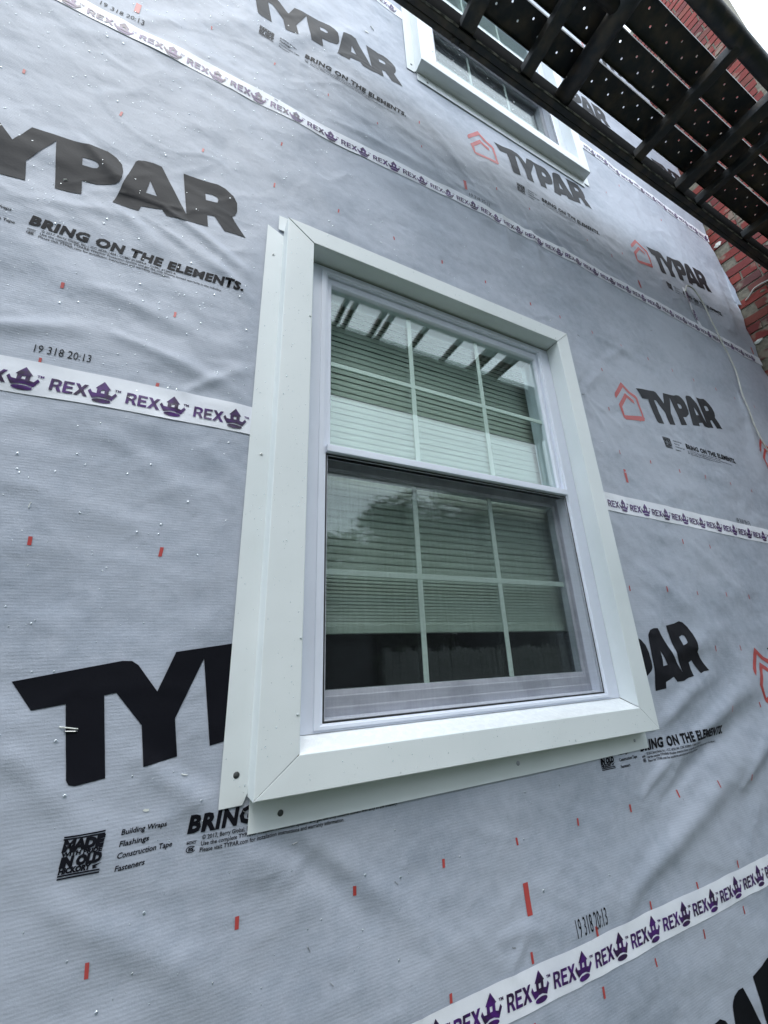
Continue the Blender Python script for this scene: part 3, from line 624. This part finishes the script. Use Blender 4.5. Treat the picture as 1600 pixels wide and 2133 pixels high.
def make_window(D, label, upper):
    dx, dz = D
    root = empty('window', (.80 + dx, 0, -.16 + dz), label, 'window', 'double hung vinyl windows')
    R_ = (.2515, 1.3515, -.160, 1.272)
    fl = [(0, 0, 0, 0, .05), (0, 0, 0, 0, .0005), (.045, .045, .022, .006, .0005), (.045, .045, .022, .006, -.0045), (.060, .060, .030, .014, -.0045), (.060, .060, .030, .014, -.001), (.067, .067, .034, .018, .0005), (.067, .067, .034, .018, .012), (.070, .070, .040, .024, .0125), (.070, .070, .040, .026, .10)]
    frame_part('frame', fl, R_, M_vinyl, root, D)
    # upper sash, outer track
    r = (.3185, 1.2845, .556, 1.236)
    us = [(0, 0, 0, 0, .040), (0, 0, 0, 0, .010), (.0145, .0145, .026, .012, .010), (.0165, .0165, .030, .016, .014), (.0185, .0185, .033, .024, .0185), (.0185, .0185, .033, .024, .040)]
    sash = frame_part('upper_sash', us, r, M_vinyl, root, D)
    box('rail_of_sash', (.3190 + dx, 1.284 + dx, -.0125, .038, .556 + dz, .579 + dz), M_vinyl, sash, .002).name = 'meeting_rail'
    def pane(n, x0, x1, y, z0, z1, mm, par, tilt):
        v, f = box_vf(x0 + dx, x1 + dx, y, y + .003, z0 + dz, z1 + dz)
        cx = (x0 + x1) / 2 + dx; v = [(p[0], p[1] + (p[0] - cx) * tilt[0] + (p[2] - (z0 + z1) / 2 - dz) * tilt[1], p[2]) for p in v]
        return obj(n, v, f, mm, par)
    pane('glass_pane', .3365, 1.2655, .0205, .579, 1.2045, M_glass, sash, (0.0, 0)); pane('inner_glass_pane', .3365, 1.2655, .0345, .579, 1.2045, M_glassin, sash, (.0045, .001))
    for xc in (.6455, .960): box('grille_bar', (xc - .0085 + dx, xc + .0085 + dx, .0275, .0315, .579 + dz, 1.204 + dz), M_grille, sash, .001)
    box('grille_bar', (.337 + dx, 1.265 + dx, .0270, .0320, .887 + dz, .9035 + dz), M_grille, sash, .001)
    # lower sash, inner track
    r = (.3180, 1.2840, -.150, .567)
    ls = [(0, 0, 0, 0, .085), (0, 0, 0, 0, .046), (.004, .004, .006, .034, .046), (.004, .004, .006, .036, .049), (.0165, .0165, .034, .060, .050), (.0165, .0165, .034, .061, .053), (.0195, .0195, .041, .074, .057), (.0195, .0195, .041, .074, .085)]
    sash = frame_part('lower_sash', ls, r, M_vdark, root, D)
    pane('glass_pane', .3370, 1.2650, .0585, -.077, .527, M_glass, sash, (0.0, 0)); pane('inner_glass_pane', .3370, 1.2650, .0795, -.077, .527, M_glassin, sash, (.0035, -.001))
    for xc in (.646, .960): box('grille_bar', (xc - .0085 + dx, xc + .0085 + dx, .0680, .0720, -.0765 + dz, .527 + dz), M_grille, sash, .001)
    box('grille_bar', (.3375 + dx, 1.2645 + dx, .0675, .0725, .2175 + dz, .2345 + dz), M_grille, sash, .001)
    # sill of the frame and the insect screen in the outer track
    sx = [(.3225 + dx, .012, -.142 + dz), (1.2805 + dx, .012, -.142 + dz), (1.2805 + dx, .10, -.128 + dz), (.3225 + dx, .10, -.128 + dz), (.3225 + dx, .012, -.15 + dz), (1.2805 + dx, .012, -.15 + dz), (1.2805 + dx, .10, -.15 + dz), (.3225 + dx, .10, -.15 + dz)]
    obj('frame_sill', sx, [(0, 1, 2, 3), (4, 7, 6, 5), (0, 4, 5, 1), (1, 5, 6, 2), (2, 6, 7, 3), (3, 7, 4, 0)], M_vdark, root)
    sc = frame_part('insect_screen', [(0, 0, 0, 0, .008), (0, 0, 0, 0, .0015), (.0032, .0032, .0032, .0032, .0015), (.0036, .0036, .0036, .0036, .006)], (.3190, 1.2840, -.1415, .5545), M_seal, root, D)
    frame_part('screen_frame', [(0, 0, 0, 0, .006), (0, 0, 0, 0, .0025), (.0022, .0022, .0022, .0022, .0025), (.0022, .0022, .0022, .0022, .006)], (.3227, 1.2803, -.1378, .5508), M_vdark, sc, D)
    obj('mesh', [(.3248 + dx, .0045, -.136 + dz), (1.2782 + dx, .0045, -.136 + dz), (1.2782 + dx, .0045, .549 + dz), (.3248 + dx, .0045, .549 + dz)], [(0, 1, 2, 3)], M_screen, sc)
    if upper:
        P = [(random.gauss(1.15, .22), random.uniform(2.99, 3.62)) for _ in range(420)]
        P = [p for p in P if .96 < p[0] < 1.88]
        drops('water_drops', P, [.0035] * len(P), [min(.004, .0014 * random.lognormvariate(0, .5)) for _ in P], sc)
    else:
        P = [(random.uniform(.5, .62), random.uniform(.75, .95)) for _ in range(16)] + [(random.uniform(.34, 1.26), random.uniform(.6, 1.2)) for _ in range(30)]
        drops('water_drops', P, [.020] * len(P), [.0013 * random.uniform(.5, 1.1) for _ in P], root)
    return root
W1 = make_window((0, 0), 'lower double hung window in the middle of the wrapped wall', False)
W2 = make_window((.62, 3.143), 'upper double hung window partly hidden behind the black walkway', True)

# aluminium trims
def make_trim(D, label):
    dx, dz = D
    root = empty('window_trim', (.80 + dx, -.03, -.256 + dz), label, 'window trim', 'pale aluminium window trims')
    rect = (.1635, 1.429, -.256, 1.348)
    w = dict(L=.0875, R=.077, T=.070, B=.071)
    def loops(shift=0):
        k = lambda a: (a, a, a, a)
        L_ = [(*k(-.0025), -.0045), (*k(-.001), -.030), (*k(0), -.0585 - shift), (*k(.0018), -.0605 - shift)]
        L_ += [(w['L'] - .0015, w['R'] - .0015, w['T'] - .0015, w['B'] - .0015, -.0605 - shift), (w['L'], w['R'], w['T'], w['B'], -.059 - shift), (w['L'], w['R'], w['T'], w['B'] + .0245, .004)]
        return L_
    for s_, n, sh in (('L', 'side_trim', 0), ('R', 'side_trim', 0), ('T', 'head_trim', .0016), ('B', 'sill_trim', .0008)):
        o = frame_part(n, loops(sh), rect, M_trim, root, D, s_, -.0014)
        if s_ == 'B':
            o.data.materials.append(M_wet); o.data.polygons[-1].material_index = 1
    # flanges nailed to the wall
    def plate(name, pts, y=-.0052, th=.0012):
        V = [(p[0] + dx, y + (p[2] if len(p) > 2 else 0), p[1] + dz) for p in pts]; n = len(V); V += [(v[0], v[1] + th, v[2]) for v in V]
        F = [tuple(range(n)), tuple(range(2 * n - 1, n - 1, -1))] + [(i, i + n, (i + 1) % n + n, (i + 1) % n) for i in range(n)]
        return obj(name, V, F, M_trim, root)
    fl = plate('side_flange', [(.1075, -.272), (.152, -.271), (.1605, -.252), (.1625, -.20), (.1625, .45), (.1625, 1.327), (.150, 1.335), (.1085, 1.355), (.1075, .9), (.1072, .3)])
    plate('side_flange', [(1.4305, -.268), (1.486, -.270), (1.486, 1.35), (1.4305, 1.35)])
    fb = plate('sill_flange', [(.1655, -.2592), (.1655, -.3225), (.5, -.3215), (1.0, -.3195), (1.431, -.3155), (1.431, -.2592)], -.0066)
    plate('head_flange', [(.143, 1.3505), (.143, 1.415), (1.46, 1.41), (1.46, 1.3505)], -.0068)
    def disc(name, x, z, r, y, material, par, dome=0):
        V = [(x + dx, y - dome, z + dz)] + [(x + dx + r * math.cos(t), y, z + dz + r * math.sin(t)) for t in np.linspace(0, 2 * math.pi, 17)[:-1]]
        V += [(x + dx + r * math.cos(t), y + .0006, z + dz + r * math.sin(t)) for t in np.linspace(0, 2 * math.pi, 17)[:-1]]
        F = [(0, 1 + (k + 1) % 16, 1 + k) for k in range(16)] + [(1 + k, 1 + (k + 1) % 16, 17 + (k + 1) % 16, 17 + k) for k in range(16)]
        return obj(name, V, F, material, par, True)
    for (x, z) in ((.133, 1.229), (.140, .513)): disc('screw', x, z, .0042, -.0062, M_screw, fl, .002); disc('screw_slot', x, z + .0002, .0011, -.0085, M_hole, fl)
    disc('nail_hole', .1365, -.217, .0062, -.0060, M_hole, fl)
    for (x, z) in ((.229, -.2965), (.872, -.289), (1.369, -.288)): disc('nail_hole', x, z, .0060 if x < 1 else .005, -.0074, M_hole if x < .5 else M_vdark, fb)
    for (x, z) in ((.2445, .97), (.2465, .045), (.2445, -.11)): disc('caulk_bead', x, z, .003, -.0618, M_caulk, root, .002)
    # rain on the trims
    P, Y, R2 = [], [], []
    for _ in range(420 if dz == 0 else 80):
        s_ = random.random()
        if s_ < .45: P.append((random.uniform(.168, .245) + dx, random.uniform(-.2, 1.28) + dz)); Y.append(-.0615)
        elif s_ < .6: P.append((random.uniform(.112, .158) + dx, random.uniform(-.25, 1.3) + dz)); Y.append(-.0058)
        elif s_ < .85: P.append((random.uniform(.26, 1.40) + dx, random.uniform(-.25, -.19) + dz)); Y.append(-.0625)
        else: P.append((random.uniform(.26, 1.40) + dx, random.uniform(1.285, 1.34) + dz)); Y.append(-.0632)
        R2.append(min(.0026, .0009 * random.lognormvariate(0, .4)))
    drops('water_drops', P, Y, R2, root)
    return root
make_trim((0, 0), 'pale grey metal trim boxed round the lower window, with nailing flange')
make_trim((.62, 3.143), 'pale grey metal trim boxed round the upper window under the walkway')

# blinds
def make_blind(D, zb, label):
    dx, dz = D
    root = empty('window_blind', (.8 + dx, .125, zb + dz), label, 'blind', 'white blinds inside the windows')
    def slat(tilt, wd):
        c, s_ = math.cos(tilt), math.sin(tilt); V = []; n = 4
        for i in range(n + 1):
            u = (i / n - .5) * wd; b = .0022 * (1 - (2 * i / n - 1) ** 2)
            V += [(-.53, u * c - b * s_, u * s_ + b * c), (.53, u * c - b * s_, u * s_ + b * c)]
        F = [(2 * i, 2 * i + 1, 2 * i + 3, 2 * i + 2) for i in range(n)]
        me = bpy.data.meshes.new('slat'); me.from_pydata(V, [], F); me.materials.append(M_slat); me.polygons.foreach_set('use_smooth', [True] * n)
        return me
    closed = slat(math.radians(79), .0262); flat = slat(math.radians(62), .0165)
    z = zb + .034
    for k in range(16):
        o = link(bpy.data.objects.new('slat', flat), root); o.location = (random.uniform(-.001, .001), .0, z - zb); z += .0088 + .0002 * k
    while z < 1.28:
        o = link(bpy.data.objects.new('slat', closed), root); o.location = (random.uniform(-.001, .001), 0, z - zb); o.rotation_euler = (random.uniform(-.05, .05), random.uniform(-.0012, .0012), 0); z += .0232
    box('bottom_rail', (.27 + dx, 1.33 + dx, .112, .138, zb + dz, zb + .026 + dz), M_slat, root, .003)
    box('head_rail', (.27 + dx, 1.33 + dx, .108, .142, 1.262 + dz, 1.30 + dz), M_slat, root, .003)
    return root
make_blind((0, 0), .062, 'white slatted blind lowered behind the lower window, gap below it')
make_blind((.62, 3.143), .78, 'white slatted blind half lowered behind the upper window')

# ------------------------------------------------------------------ steel walkway overhead
K = 2.6 / 3.1
def Y(c): return c - 1.0            # distance in front of the camera plane -> world y
deck = empty('steel_walkway', (2.0, -.6, 2.6), 'black perforated steel walkway overhead beside the brick wall', 'walkway')
def dbox(name, x0, x1, c0, c1, z0, z1, mm=M_steel, bev=.004): return box(name, (x0, x1, Y(c0), Y(c1), z0, z1), mm, deck, bev)
XR = 3.745; XD = .30
# near beam: a channel, open towards the deck
v, f = merge([box_vf(XD, XR, Y(.722), Y(.745), 2.60, 2.74), box_vf(XD, XR, Y(.694), Y(.7215), 2.60, 2.612), box_vf(XD, XR, Y(.694), Y(.7215), 2.728, 2.74)])
o = obj('near_beam', v, f, M_steel, deck); bv = o.modifiers.new('b', 'BEVEL'); bv.width = .004; bv.segments = 2
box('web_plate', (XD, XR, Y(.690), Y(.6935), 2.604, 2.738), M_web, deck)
JO = [(.32, .38), (.815, .886), (1.172, 1.232), (2.02, 2.075), (2.41, 2.488), (2.625, 2.668), (3.17, 3.225), (3.655, 3.71)]
for (a_, b_) in JO:
    c0 = .36 if b_ < 1.4 else .19
    dbox('joist', a_, b_, c0, .692, 2.615, 2.667, bev=.0045)
    for s_ in (a_ - .004, b_ + .001):    # fillet weld that catches a little light
        pass
v, f = tube_vf([(1.455, Y(.10), 2.650), (1.445, Y(.3), 2.650), (1.448, Y(.70), 2.650)], .046, 20); obj('cross_pipe', v, f, M_steel, deck, True)
# lighter worn lips along the beam between joists
seq = [XD] + [q for j in JO for q in j] + [XR]
for i in range(0, len(seq), 2):
    a_, b_ = seq[i], seq[i + 1]
    if b_ - a_ > .05 and a_ > .3:
        n = 14; pts = [(a_ + .012 + (b_ - a_ - .024) * k / n, Y(.6900) + random.uniform(-.0008, .0008), 2.6005 + random.uniform(-.0012, .0012)) for k in range(n + 1)]
        v, f = tube_vf(pts, [.0030 * random.uniform(.6, 1.3) for _ in pts], 6); obj('weld_bead', v, f, M_rust, deck, True)
# perforated planks
def plank(c0, c1, x0, x1, zb, rows, seed):
    V = []; F = []
    pit = .062; ncell = int((x1 - x0) / pit); ys = [c0] + [rows[0] - (rows[1] - rows[0]) / 2] + [(rows[0] + rows[1]) / 2] + [rows[1] + (rows[1] - rows[0]) / 2] + [c1]
    for i in range(ncell):
        xa, xb = x0 + i * pit, x0 + (i + 1) * pit
        for j in range(4):
            ya, yb = Y(ys[j]), Y(ys[j + 1]); b = len(V)
            if j in (1, 2) and (i + j + seed) % 2 == 0:
                cx, cy = (xa + xb) / 2, Y(rows[j - 1]); r = .0048
                oc = [(cx + r * math.cos(math.radians(22.5 + 45 * k)), cy + r * math.sin(math.radians(22.5 + 45 * k)), zb) for k in range(8)]
                sq = [(xb, (ya + yb) / 2 + .004, zb), (xb, yb, zb), ((xa + xb) / 2, yb, zb), (xa, yb, zb), (xa, (ya + yb) / 2, zb), (xa, ya, zb), ((xa + xb) / 2, ya, zb), (xb, ya, zb)]
                V += oc + sq
                for k in range(8): F.append((b + k, b + 8 + k, b + 8 + (k + 1) % 8, b + (k + 1) % 8))
            else:
                V += [(xa, ya, zb), (xb, ya, zb), (xb, yb, zb), (xa, yb, zb)]; F.append((b, b + 1, b + 2, b + 3))
    o = obj('deck_plank', V, F, M_steel, deck); md = o.modifiers.new('t', 'SOLIDIFY'); md.thickness = .0025
    for c in (c0, c1):   # downturned edges
        q = box('plank_edge', (x0, x0 + ncell * pit, Y(c) - .0015, Y(c) + .0015, zb - .0225 + .0, zb - .0005), M_steel, o)
    return o
ZP = 2.722
plank(.524, .640, XD, XR, ZP, (.556, .592), 0)
plank(.398, .510, XD, XR, ZP, (.435, .472), 1)
plank(.274, .386, 1.50, XR, ZP, (.308, .343), 0)
# edge pipes
v, f = tube_vf([(1.46, Y(.183), 2.65), (2.3, Y(.186), 2.65), (XR, Y(.178), 2.65)], .037, 24); obj('edge_pipe', v, f, M_steel, deck, True)
v, f = tube_vf([(XD, Y(.365), 2.65), (.5, Y(.362), 2.65), (1.42, Y(.360), 2.65)], .030, 20); obj('edge_pipe', v, f, M_steel, deck, True)
for x in (.80, .845, .90): v, f = tube_vf([(x, Y(.732), 2.585), (x, Y(.732), 2.602)], .010, 6); obj('bolt', v, f, M_steel, deck)
for (x, c) in ((3.66, .18),): v, f = tube_vf([(x, Y(c), -1.6), (x, Y(c), 2.64)], .04, 16); obj('post', v, f, M_steel, deck, True)

# second landing behind the viewer, seen in the window glass
land = empty('steel_landing', (2.0, -1.8, 2.6), 'open framed black steel landing reflected in the lower window', 'landing')
def lb(name, x0, x1, c0, c1, z0, z1, mm=M_steel): return box(name, (x0, x1, Y(c0), Y(c1), z0, z1), mm, land, .003)
lb('near_beam', .5, 4.2, -.12, -.06, 2.6, 2.72)
for x in (.44, .88, .955, 1.20, 1.275, 1.60, 1.955, 2.27, 2.34, 2.52, 2.60): lb('joist', x - .018, x + .018, -.60, -.122, 2.60, 2.65)
lb('outer_beam', .5, 4.2, -.60, -.572, 2.6, 2.72, M_steel)
for (x0_, x1_, a_, b_) in ((.5, 4.2, -.69, -.601), (.5, 1.49, -.71, -.691), (2.52, 4.2, -.71, -.691), (.5, 4.2, -.84, -.711), (.5, 4.2, -.983, -.843), (.5, 4.2, -1.123, -.985), (.5, 4.2, -1.263, -1.125), (.5, 4.2, -1.403, -1.265), (.5, 4.2, -1.53, -1.405)): lb('deck_plank', x0_, x1_, a_, b_, 2.70, 2.72)
for x in (.56, 4.1): v, f = tube_vf([(x, Y(-1.40), -1.6), (x, Y(-1.40), 2.7)], .04, 14); obj('post', v, f, M_steel, land, True)
for x in (.56, 4.1): v, f = tube_vf([(x, Y(-.09), -1.6), (x, Y(-.09), 2.7)], .04, 14); obj('post', v, f, M_steel, land, True)

# ------------------------------------------------------------------ brick wall
bw = empty('brick_wall', (3.76, -.3, -1.6), 'old red brick return wall at the right end of the wrap', 'brick wall')
BX = 3.760
box('mortar_core', (BX + .006, BX + .5, -.69, .6, -1.6, 6.46), M_mortar, bw)
def brick_mesh(L, seed):
    r_ = random.Random(seed); b = bmesh.new(); bmesh.ops.create_cube(b, size=1)
    for v in b.verts: v.co = Vector((v.co.x * .02, v.co.y * (L - .012), v.co.z * .0665))
    bmesh.ops.subdivide_edges(b, edges=[e for e in b.edges if abs(e.verts[0].co.y - e.verts[1].co.y) > .02], cuts=2)
    for v in b.verts: v.co += Vector((r_.uniform(-.0015, .0015), r_.uniform(-.003, .003), r_.uniform(-.0028, .0028)))
    me = bpy.data.meshes.new('brick'); b.to_mesh(me); b.free(); me.materials.append(M_brick); return me
full = [brick_mesh(.218, k) for k in range(6)]; half = [brick_mesh(.106, 20 + k) for k in range(3)]
crs = .0822; nb = 0; low = []
zc = -1.6 + .04
row = 0
while zc < 6.44:
    y = .02 if row % 2 == 0 else -.09
    if row % 6 == 5:   # header course
        y = .02; L, ms = .106, half
    else: L, ms = .218, full
    while y - L > -.695 or y - .106 > -.695:
        l2, m2 = (L, ms) if y - L > -.70 else (.106, half)
        c = (BX + .0075 + random.uniform(-.0012, .0012), y - l2 / 2, zc + random.uniform(-.002, .002))
        if zc > 1.75: 
            o = link(bpy.data.objects.new('brick', random.choice(m2)), bw); o.location = Vector(c) - bw.location; o.rotation_euler = (random.uniform(-.012, .012), 0, 0); nb += 1
        else: low.append(box_vf(c[0] - .01, c[0] + .01, c[1] - l2 / 2 + .006, c[1] + l2 / 2 - .006, c[2] - .033, c[2] + .033))
        y -= l2
        if y < -.60: break
    zc += crs; row += 1
o = obj('lower_bricks', *merge(low), M_brick, bw); o['kind'] = 'stuff'
# smears of mortar
for (y_, z_, s_) in ((-.03, 3.20, .035), (-.31, 2.9, .03), (-.03, 2.18, .03), (-.16, 2.55, .02), (-.25, 3.3, .03)):
    ring_ = []
    for k in range(9): t = 2 * math.pi * k / 9; rr = s_ * random.uniform(.5, 1.1); ring_.append((BX - .006 + random.uniform(-.002, .002), y_ + rr * math.cos(t), z_ + rr * .6 * math.sin(t)))
    V = [(BX - .011, y_, z_)] + ring_ + [(BX + .004, p[1], p[2]) for p in ring_]
    obj('mortar_smear', V, [(0, 1 + k, 1 + (k + 1) % 9) for k in range(9)] + [(1 + k, 10 + k, 10 + (k + 1) % 9, 1 + (k + 1) % 9) for k in range(9)], M_paper if z_ < 2.3 or z_ > 3.1 else M_mortar, bw)

# ------------------------------------------------------------------ cables
def smooth_path(p, n=6):
    p = [Vector(q) for q in p]; o = []
    for i in range(len(p) - 1):
        p0, p1, p2, p3 = p[max(i - 1, 0)], p[i], p[i + 1], p[min(i + 2, len(p) - 1)]
        for k in range(n):
            t = k / n; o.append(.5 * ((2 * p1) + (p2 - p0) * t + (2 * p0 - 5 * p1 + 4 * p2 - p3) * t * t + (3 * p1 - p0 - 3 * p2 + p3) * t ** 3))
    return o + [p[-1]]
cp = [(2.92, -.006, 2.33), (2.93, -.018, 2.372), (2.98, -.022, 2.377), (3.031, -.02, 2.358), (3.085, -.018, 2.269), (3.103, -.018, 2.151), (3.121, -.02, 2.036), (3.14, -.018, 1.945), (3.172, -.016, 1.859), (3.186, -.016, 1.729), (3.158, -.018, 1.615),
      (3.14, -.018, 1.521), (3.151, -.016, 1.413), (3.153, -.014, 1.293), (3.173, -.014, 1.203), (3.2, -.014, 1.117), (3.24, -.014, .95), (3.26, -.014, .6), (3.25, -.014, .1), (3.28, -.014, -.6)]
v, f = tube_vf(smooth_path(cp), .0042, 8); o = obj('cable', v, f, M_cable, None, True); tag(o, 'thin white cable hanging from the wrap over the seam tapes at right', 'cable')
v, f = tube_vf(smooth_path([(3.75, -.055, 2.555), (3.742, -.09, 2.57), (3.738, -.13, 2.60), (3.74, -.19, 2.60), (3.742, -.26, 2.57), (3.742, -.40, 2.45), (3.742, -.52, 2.2)]), .006, 8)
o = obj('cable', v, f, M_cable, None, True); tag(o, 'short white cable end sticking out of the brick wall', 'cable')

# ------------------------------------------------------------------ across the yard (seen only in the glass, except one unseen sky blocker)
def lap_building(name, b, label, lap=.15, roof=0):
    x0, x1, y0, y1, z0, z1 = b
    root = empty(name, ((x0 + x1) / 2, (y0 + y1) / 2, z0), label, 'building')
    box('wall', (x0 + .02, x1 - .02, y0 + .02, y1 - .02, z0, z1), M_siding, root)
    n = int((z1 - z0) / lap); parts = []
    for k in range(n):
        z = z0 + k * lap; parts.append(([(x0, y1 + .0, z), (x1, y1 + .0, z), (x1, y1 - .018, z + lap), (x0, y1 - .018, z + lap), (x0, y1 - .02, z), (x1, y1 - .02, z)], [(0, 1, 2, 3), (0, 4, 5, 1)]))
        parts.append(([(x0 - .0, y0, z), (x0 - .0, y1, z), (x0 + .018, y1, z + lap), (x0 + .018, y0, z + lap), (x0 + .02, y0, z), (x0 + .02, y1, z)], [(0, 3, 2, 1), (0, 1, 5, 4)]))
    o = obj('siding', *merge(parts), M_siding, root); o['kind'] = 'stuff'
    if roof:
        xm = (x0 + x1) / 2
        V = [(x0 - .3, y0 - .3, z1), (x1 + .3, y0 - .3, z1), (x1 + .3, y1 + .3, z1), (x0 - .3, y1 + .3, z1), (x0 + 1, (y0 + y1) / 2, z1 + roof), (x1 - 1, (y0 + y1) / 2, z1 + roof)]
        obj('roof', V, [(0, 1, 5, 4), (2, 3, 4, 5), (0, 4, 3), (1, 2, 5), (3, 2, 1, 0)], M_roof, root)
    return root
lap_building('garden_shed', (2.1, 3.55, -9.0, -6.8, -1.6, .55), 'low dark shed with lap siding across the yard', .12, .5)
nh = lap_building('neighbour_house', (11.2, 19.5, -14.5, -9.3, -1.6, 5.6), 'dark two storey house with lap siding across the yard', .2, 2.0)
for x in (12.6, 15.2, 17.6):
    fr = box('window', (x, x + 1.1, -9.29, -9.25, 2.4, 3.9), M_vinyl, nh); box('pane', (x + .08, x + 1.02, -9.25, -9.24, 2.5, 3.8), M_window, fr)
fn = empty('picket_fence', (7, -6.2, -1.6), 'weathered board fence across the yard', 'fence')
pm = []
for s_ in range(3):
    hh = 1.66 + .04 * s_
    V = [(-.07, -.01, 0), (.07, -.01, 0), (.07, -.01, hh - .06), (.035, -.01, hh), (-.035, -.01, hh), (-.07, -.01, hh - .06)]; V += [(a_, .01, c) for a_, b_, c in V]
    me = bpy.data.meshes.new('picket'); me.from_pydata(V, [], [(0, 1, 2, 3, 4, 5), (11, 10, 9, 8, 7, 6)] + [(i, i + 6, (i + 1) % 6 + 6, (i + 1) % 6) for i in range(6)]); me.materials.append(M_fence); pm.append(me)
x = 3.62
while x < 17:
    o = link(bpy.data.objects.new('picket', random.choice(pm)), fn); o.location = (x - 7, random.uniform(-.004, .004), 0); o.rotation_euler = (0, random.uniform(-.01, .01), 0); x += .148
for z in (-1.2, -.3): box('fence_rail', (3.5, 17, -6.26, -6.215, z, z + .09), M_fence, fn)
def tree(x, y, h, r, label, ml, seed, z0=-1.6, low=.06):
    rr = np.random.default_rng(seed); root = empty('tree', (x, y, z0), label, 'tree', 'trees beyond the yard')
    parts = [tube_vf([(x, y, z0), (x + .1, y, z0 + h * .35), (x - .05, y + .1, z0 + h * .75)], [.2, .14, .05], 8)]
    for k in range(7):
        t = 2 * math.pi * k / 7 + rr.uniform(0, .5); zz = z0 + h * (.25 + .07 * k); parts.append(tube_vf([(x, y, zz), (x + r * .4 * math.cos(t), y + r * .4 * math.sin(t), zz + h * .12), (x + r * .7 * math.cos(t), y + r * .7 * math.sin(t), zz + h * .17)], [.08, .05, .02], 6))
    obj('trunk', *merge(parts), M_bark, root)
    nc = 150; n = 15000
    cz = rr.uniform(low, .97, nc); ca = rr.uniform(0, 2 * np.pi, nc); prof = np.sqrt(np.clip(1 - ((cz - .5) / .55) ** 2, 0.02, 1)); cr = r * prof * np.sqrt(rr.uniform(.25, 1, nc)) * .85
    C = np.stack([x + cr * np.cos(ca), y + cr * np.sin(ca), z0 + cz * h], 1)
    i = rr.integers(0, nc, n); c = C[i] + rr.normal(0, 1, (n, 3)) * [r * .13, r * .13, h * .035]
    sz = rr.uniform(.05, .13, n)[:, None]; u = rr.normal(0, 1, (n, 3)); u /= np.linalg.norm(u, axis=1)[:, None]; w_ = np.cross(u, rr.normal(0, 1, (n, 3))); w_ /= np.linalg.norm(w_, axis=1)[:, None]
    V = np.stack([c - u * sz * 1.5, c + w_ * sz * .6, c + u * sz * 1.5, c - w_ * sz * .6], 1).reshape(-1, 3)
    F = np.arange(4 * n).reshape(-1, 4)
    obj('crown', V.tolist(), [tuple(q) for q in F.tolist()], ml, root)
lap_building('sky_block_house', (-9.0, 1.4, -10.5, -5.2, -1.6, 4.6), 'unseen dark house block added to shade the lower wall', .18, 1.6)  # added out of view to block low sky, so the wall darkens downwards
tree(6.0, -15.0, 6.3, 2.6, 'rounded dark tree left of the taller tree beyond the fence', M_leafd, 1)
tree(8.7, -15.2, 8.4, 2.4, 'tall mid green tree in the middle beyond the fence', M_leafm, 2)
tree(11.4, -15.6, 9.8, 3.4, 'tallest broad dark tree beside the neighbouring house', M_leafd, 3)
tree(3.4, -15.5, 5.2, 2.2, 'low bushy tree above the shed', M_leafm, 4)
tree(14.0, -17.5, 8.5, 3.4, 'wide dark tree behind the neighbouring house', M_leafd, 5)
print('bricks', nb, 'objects', len(COL.objects))
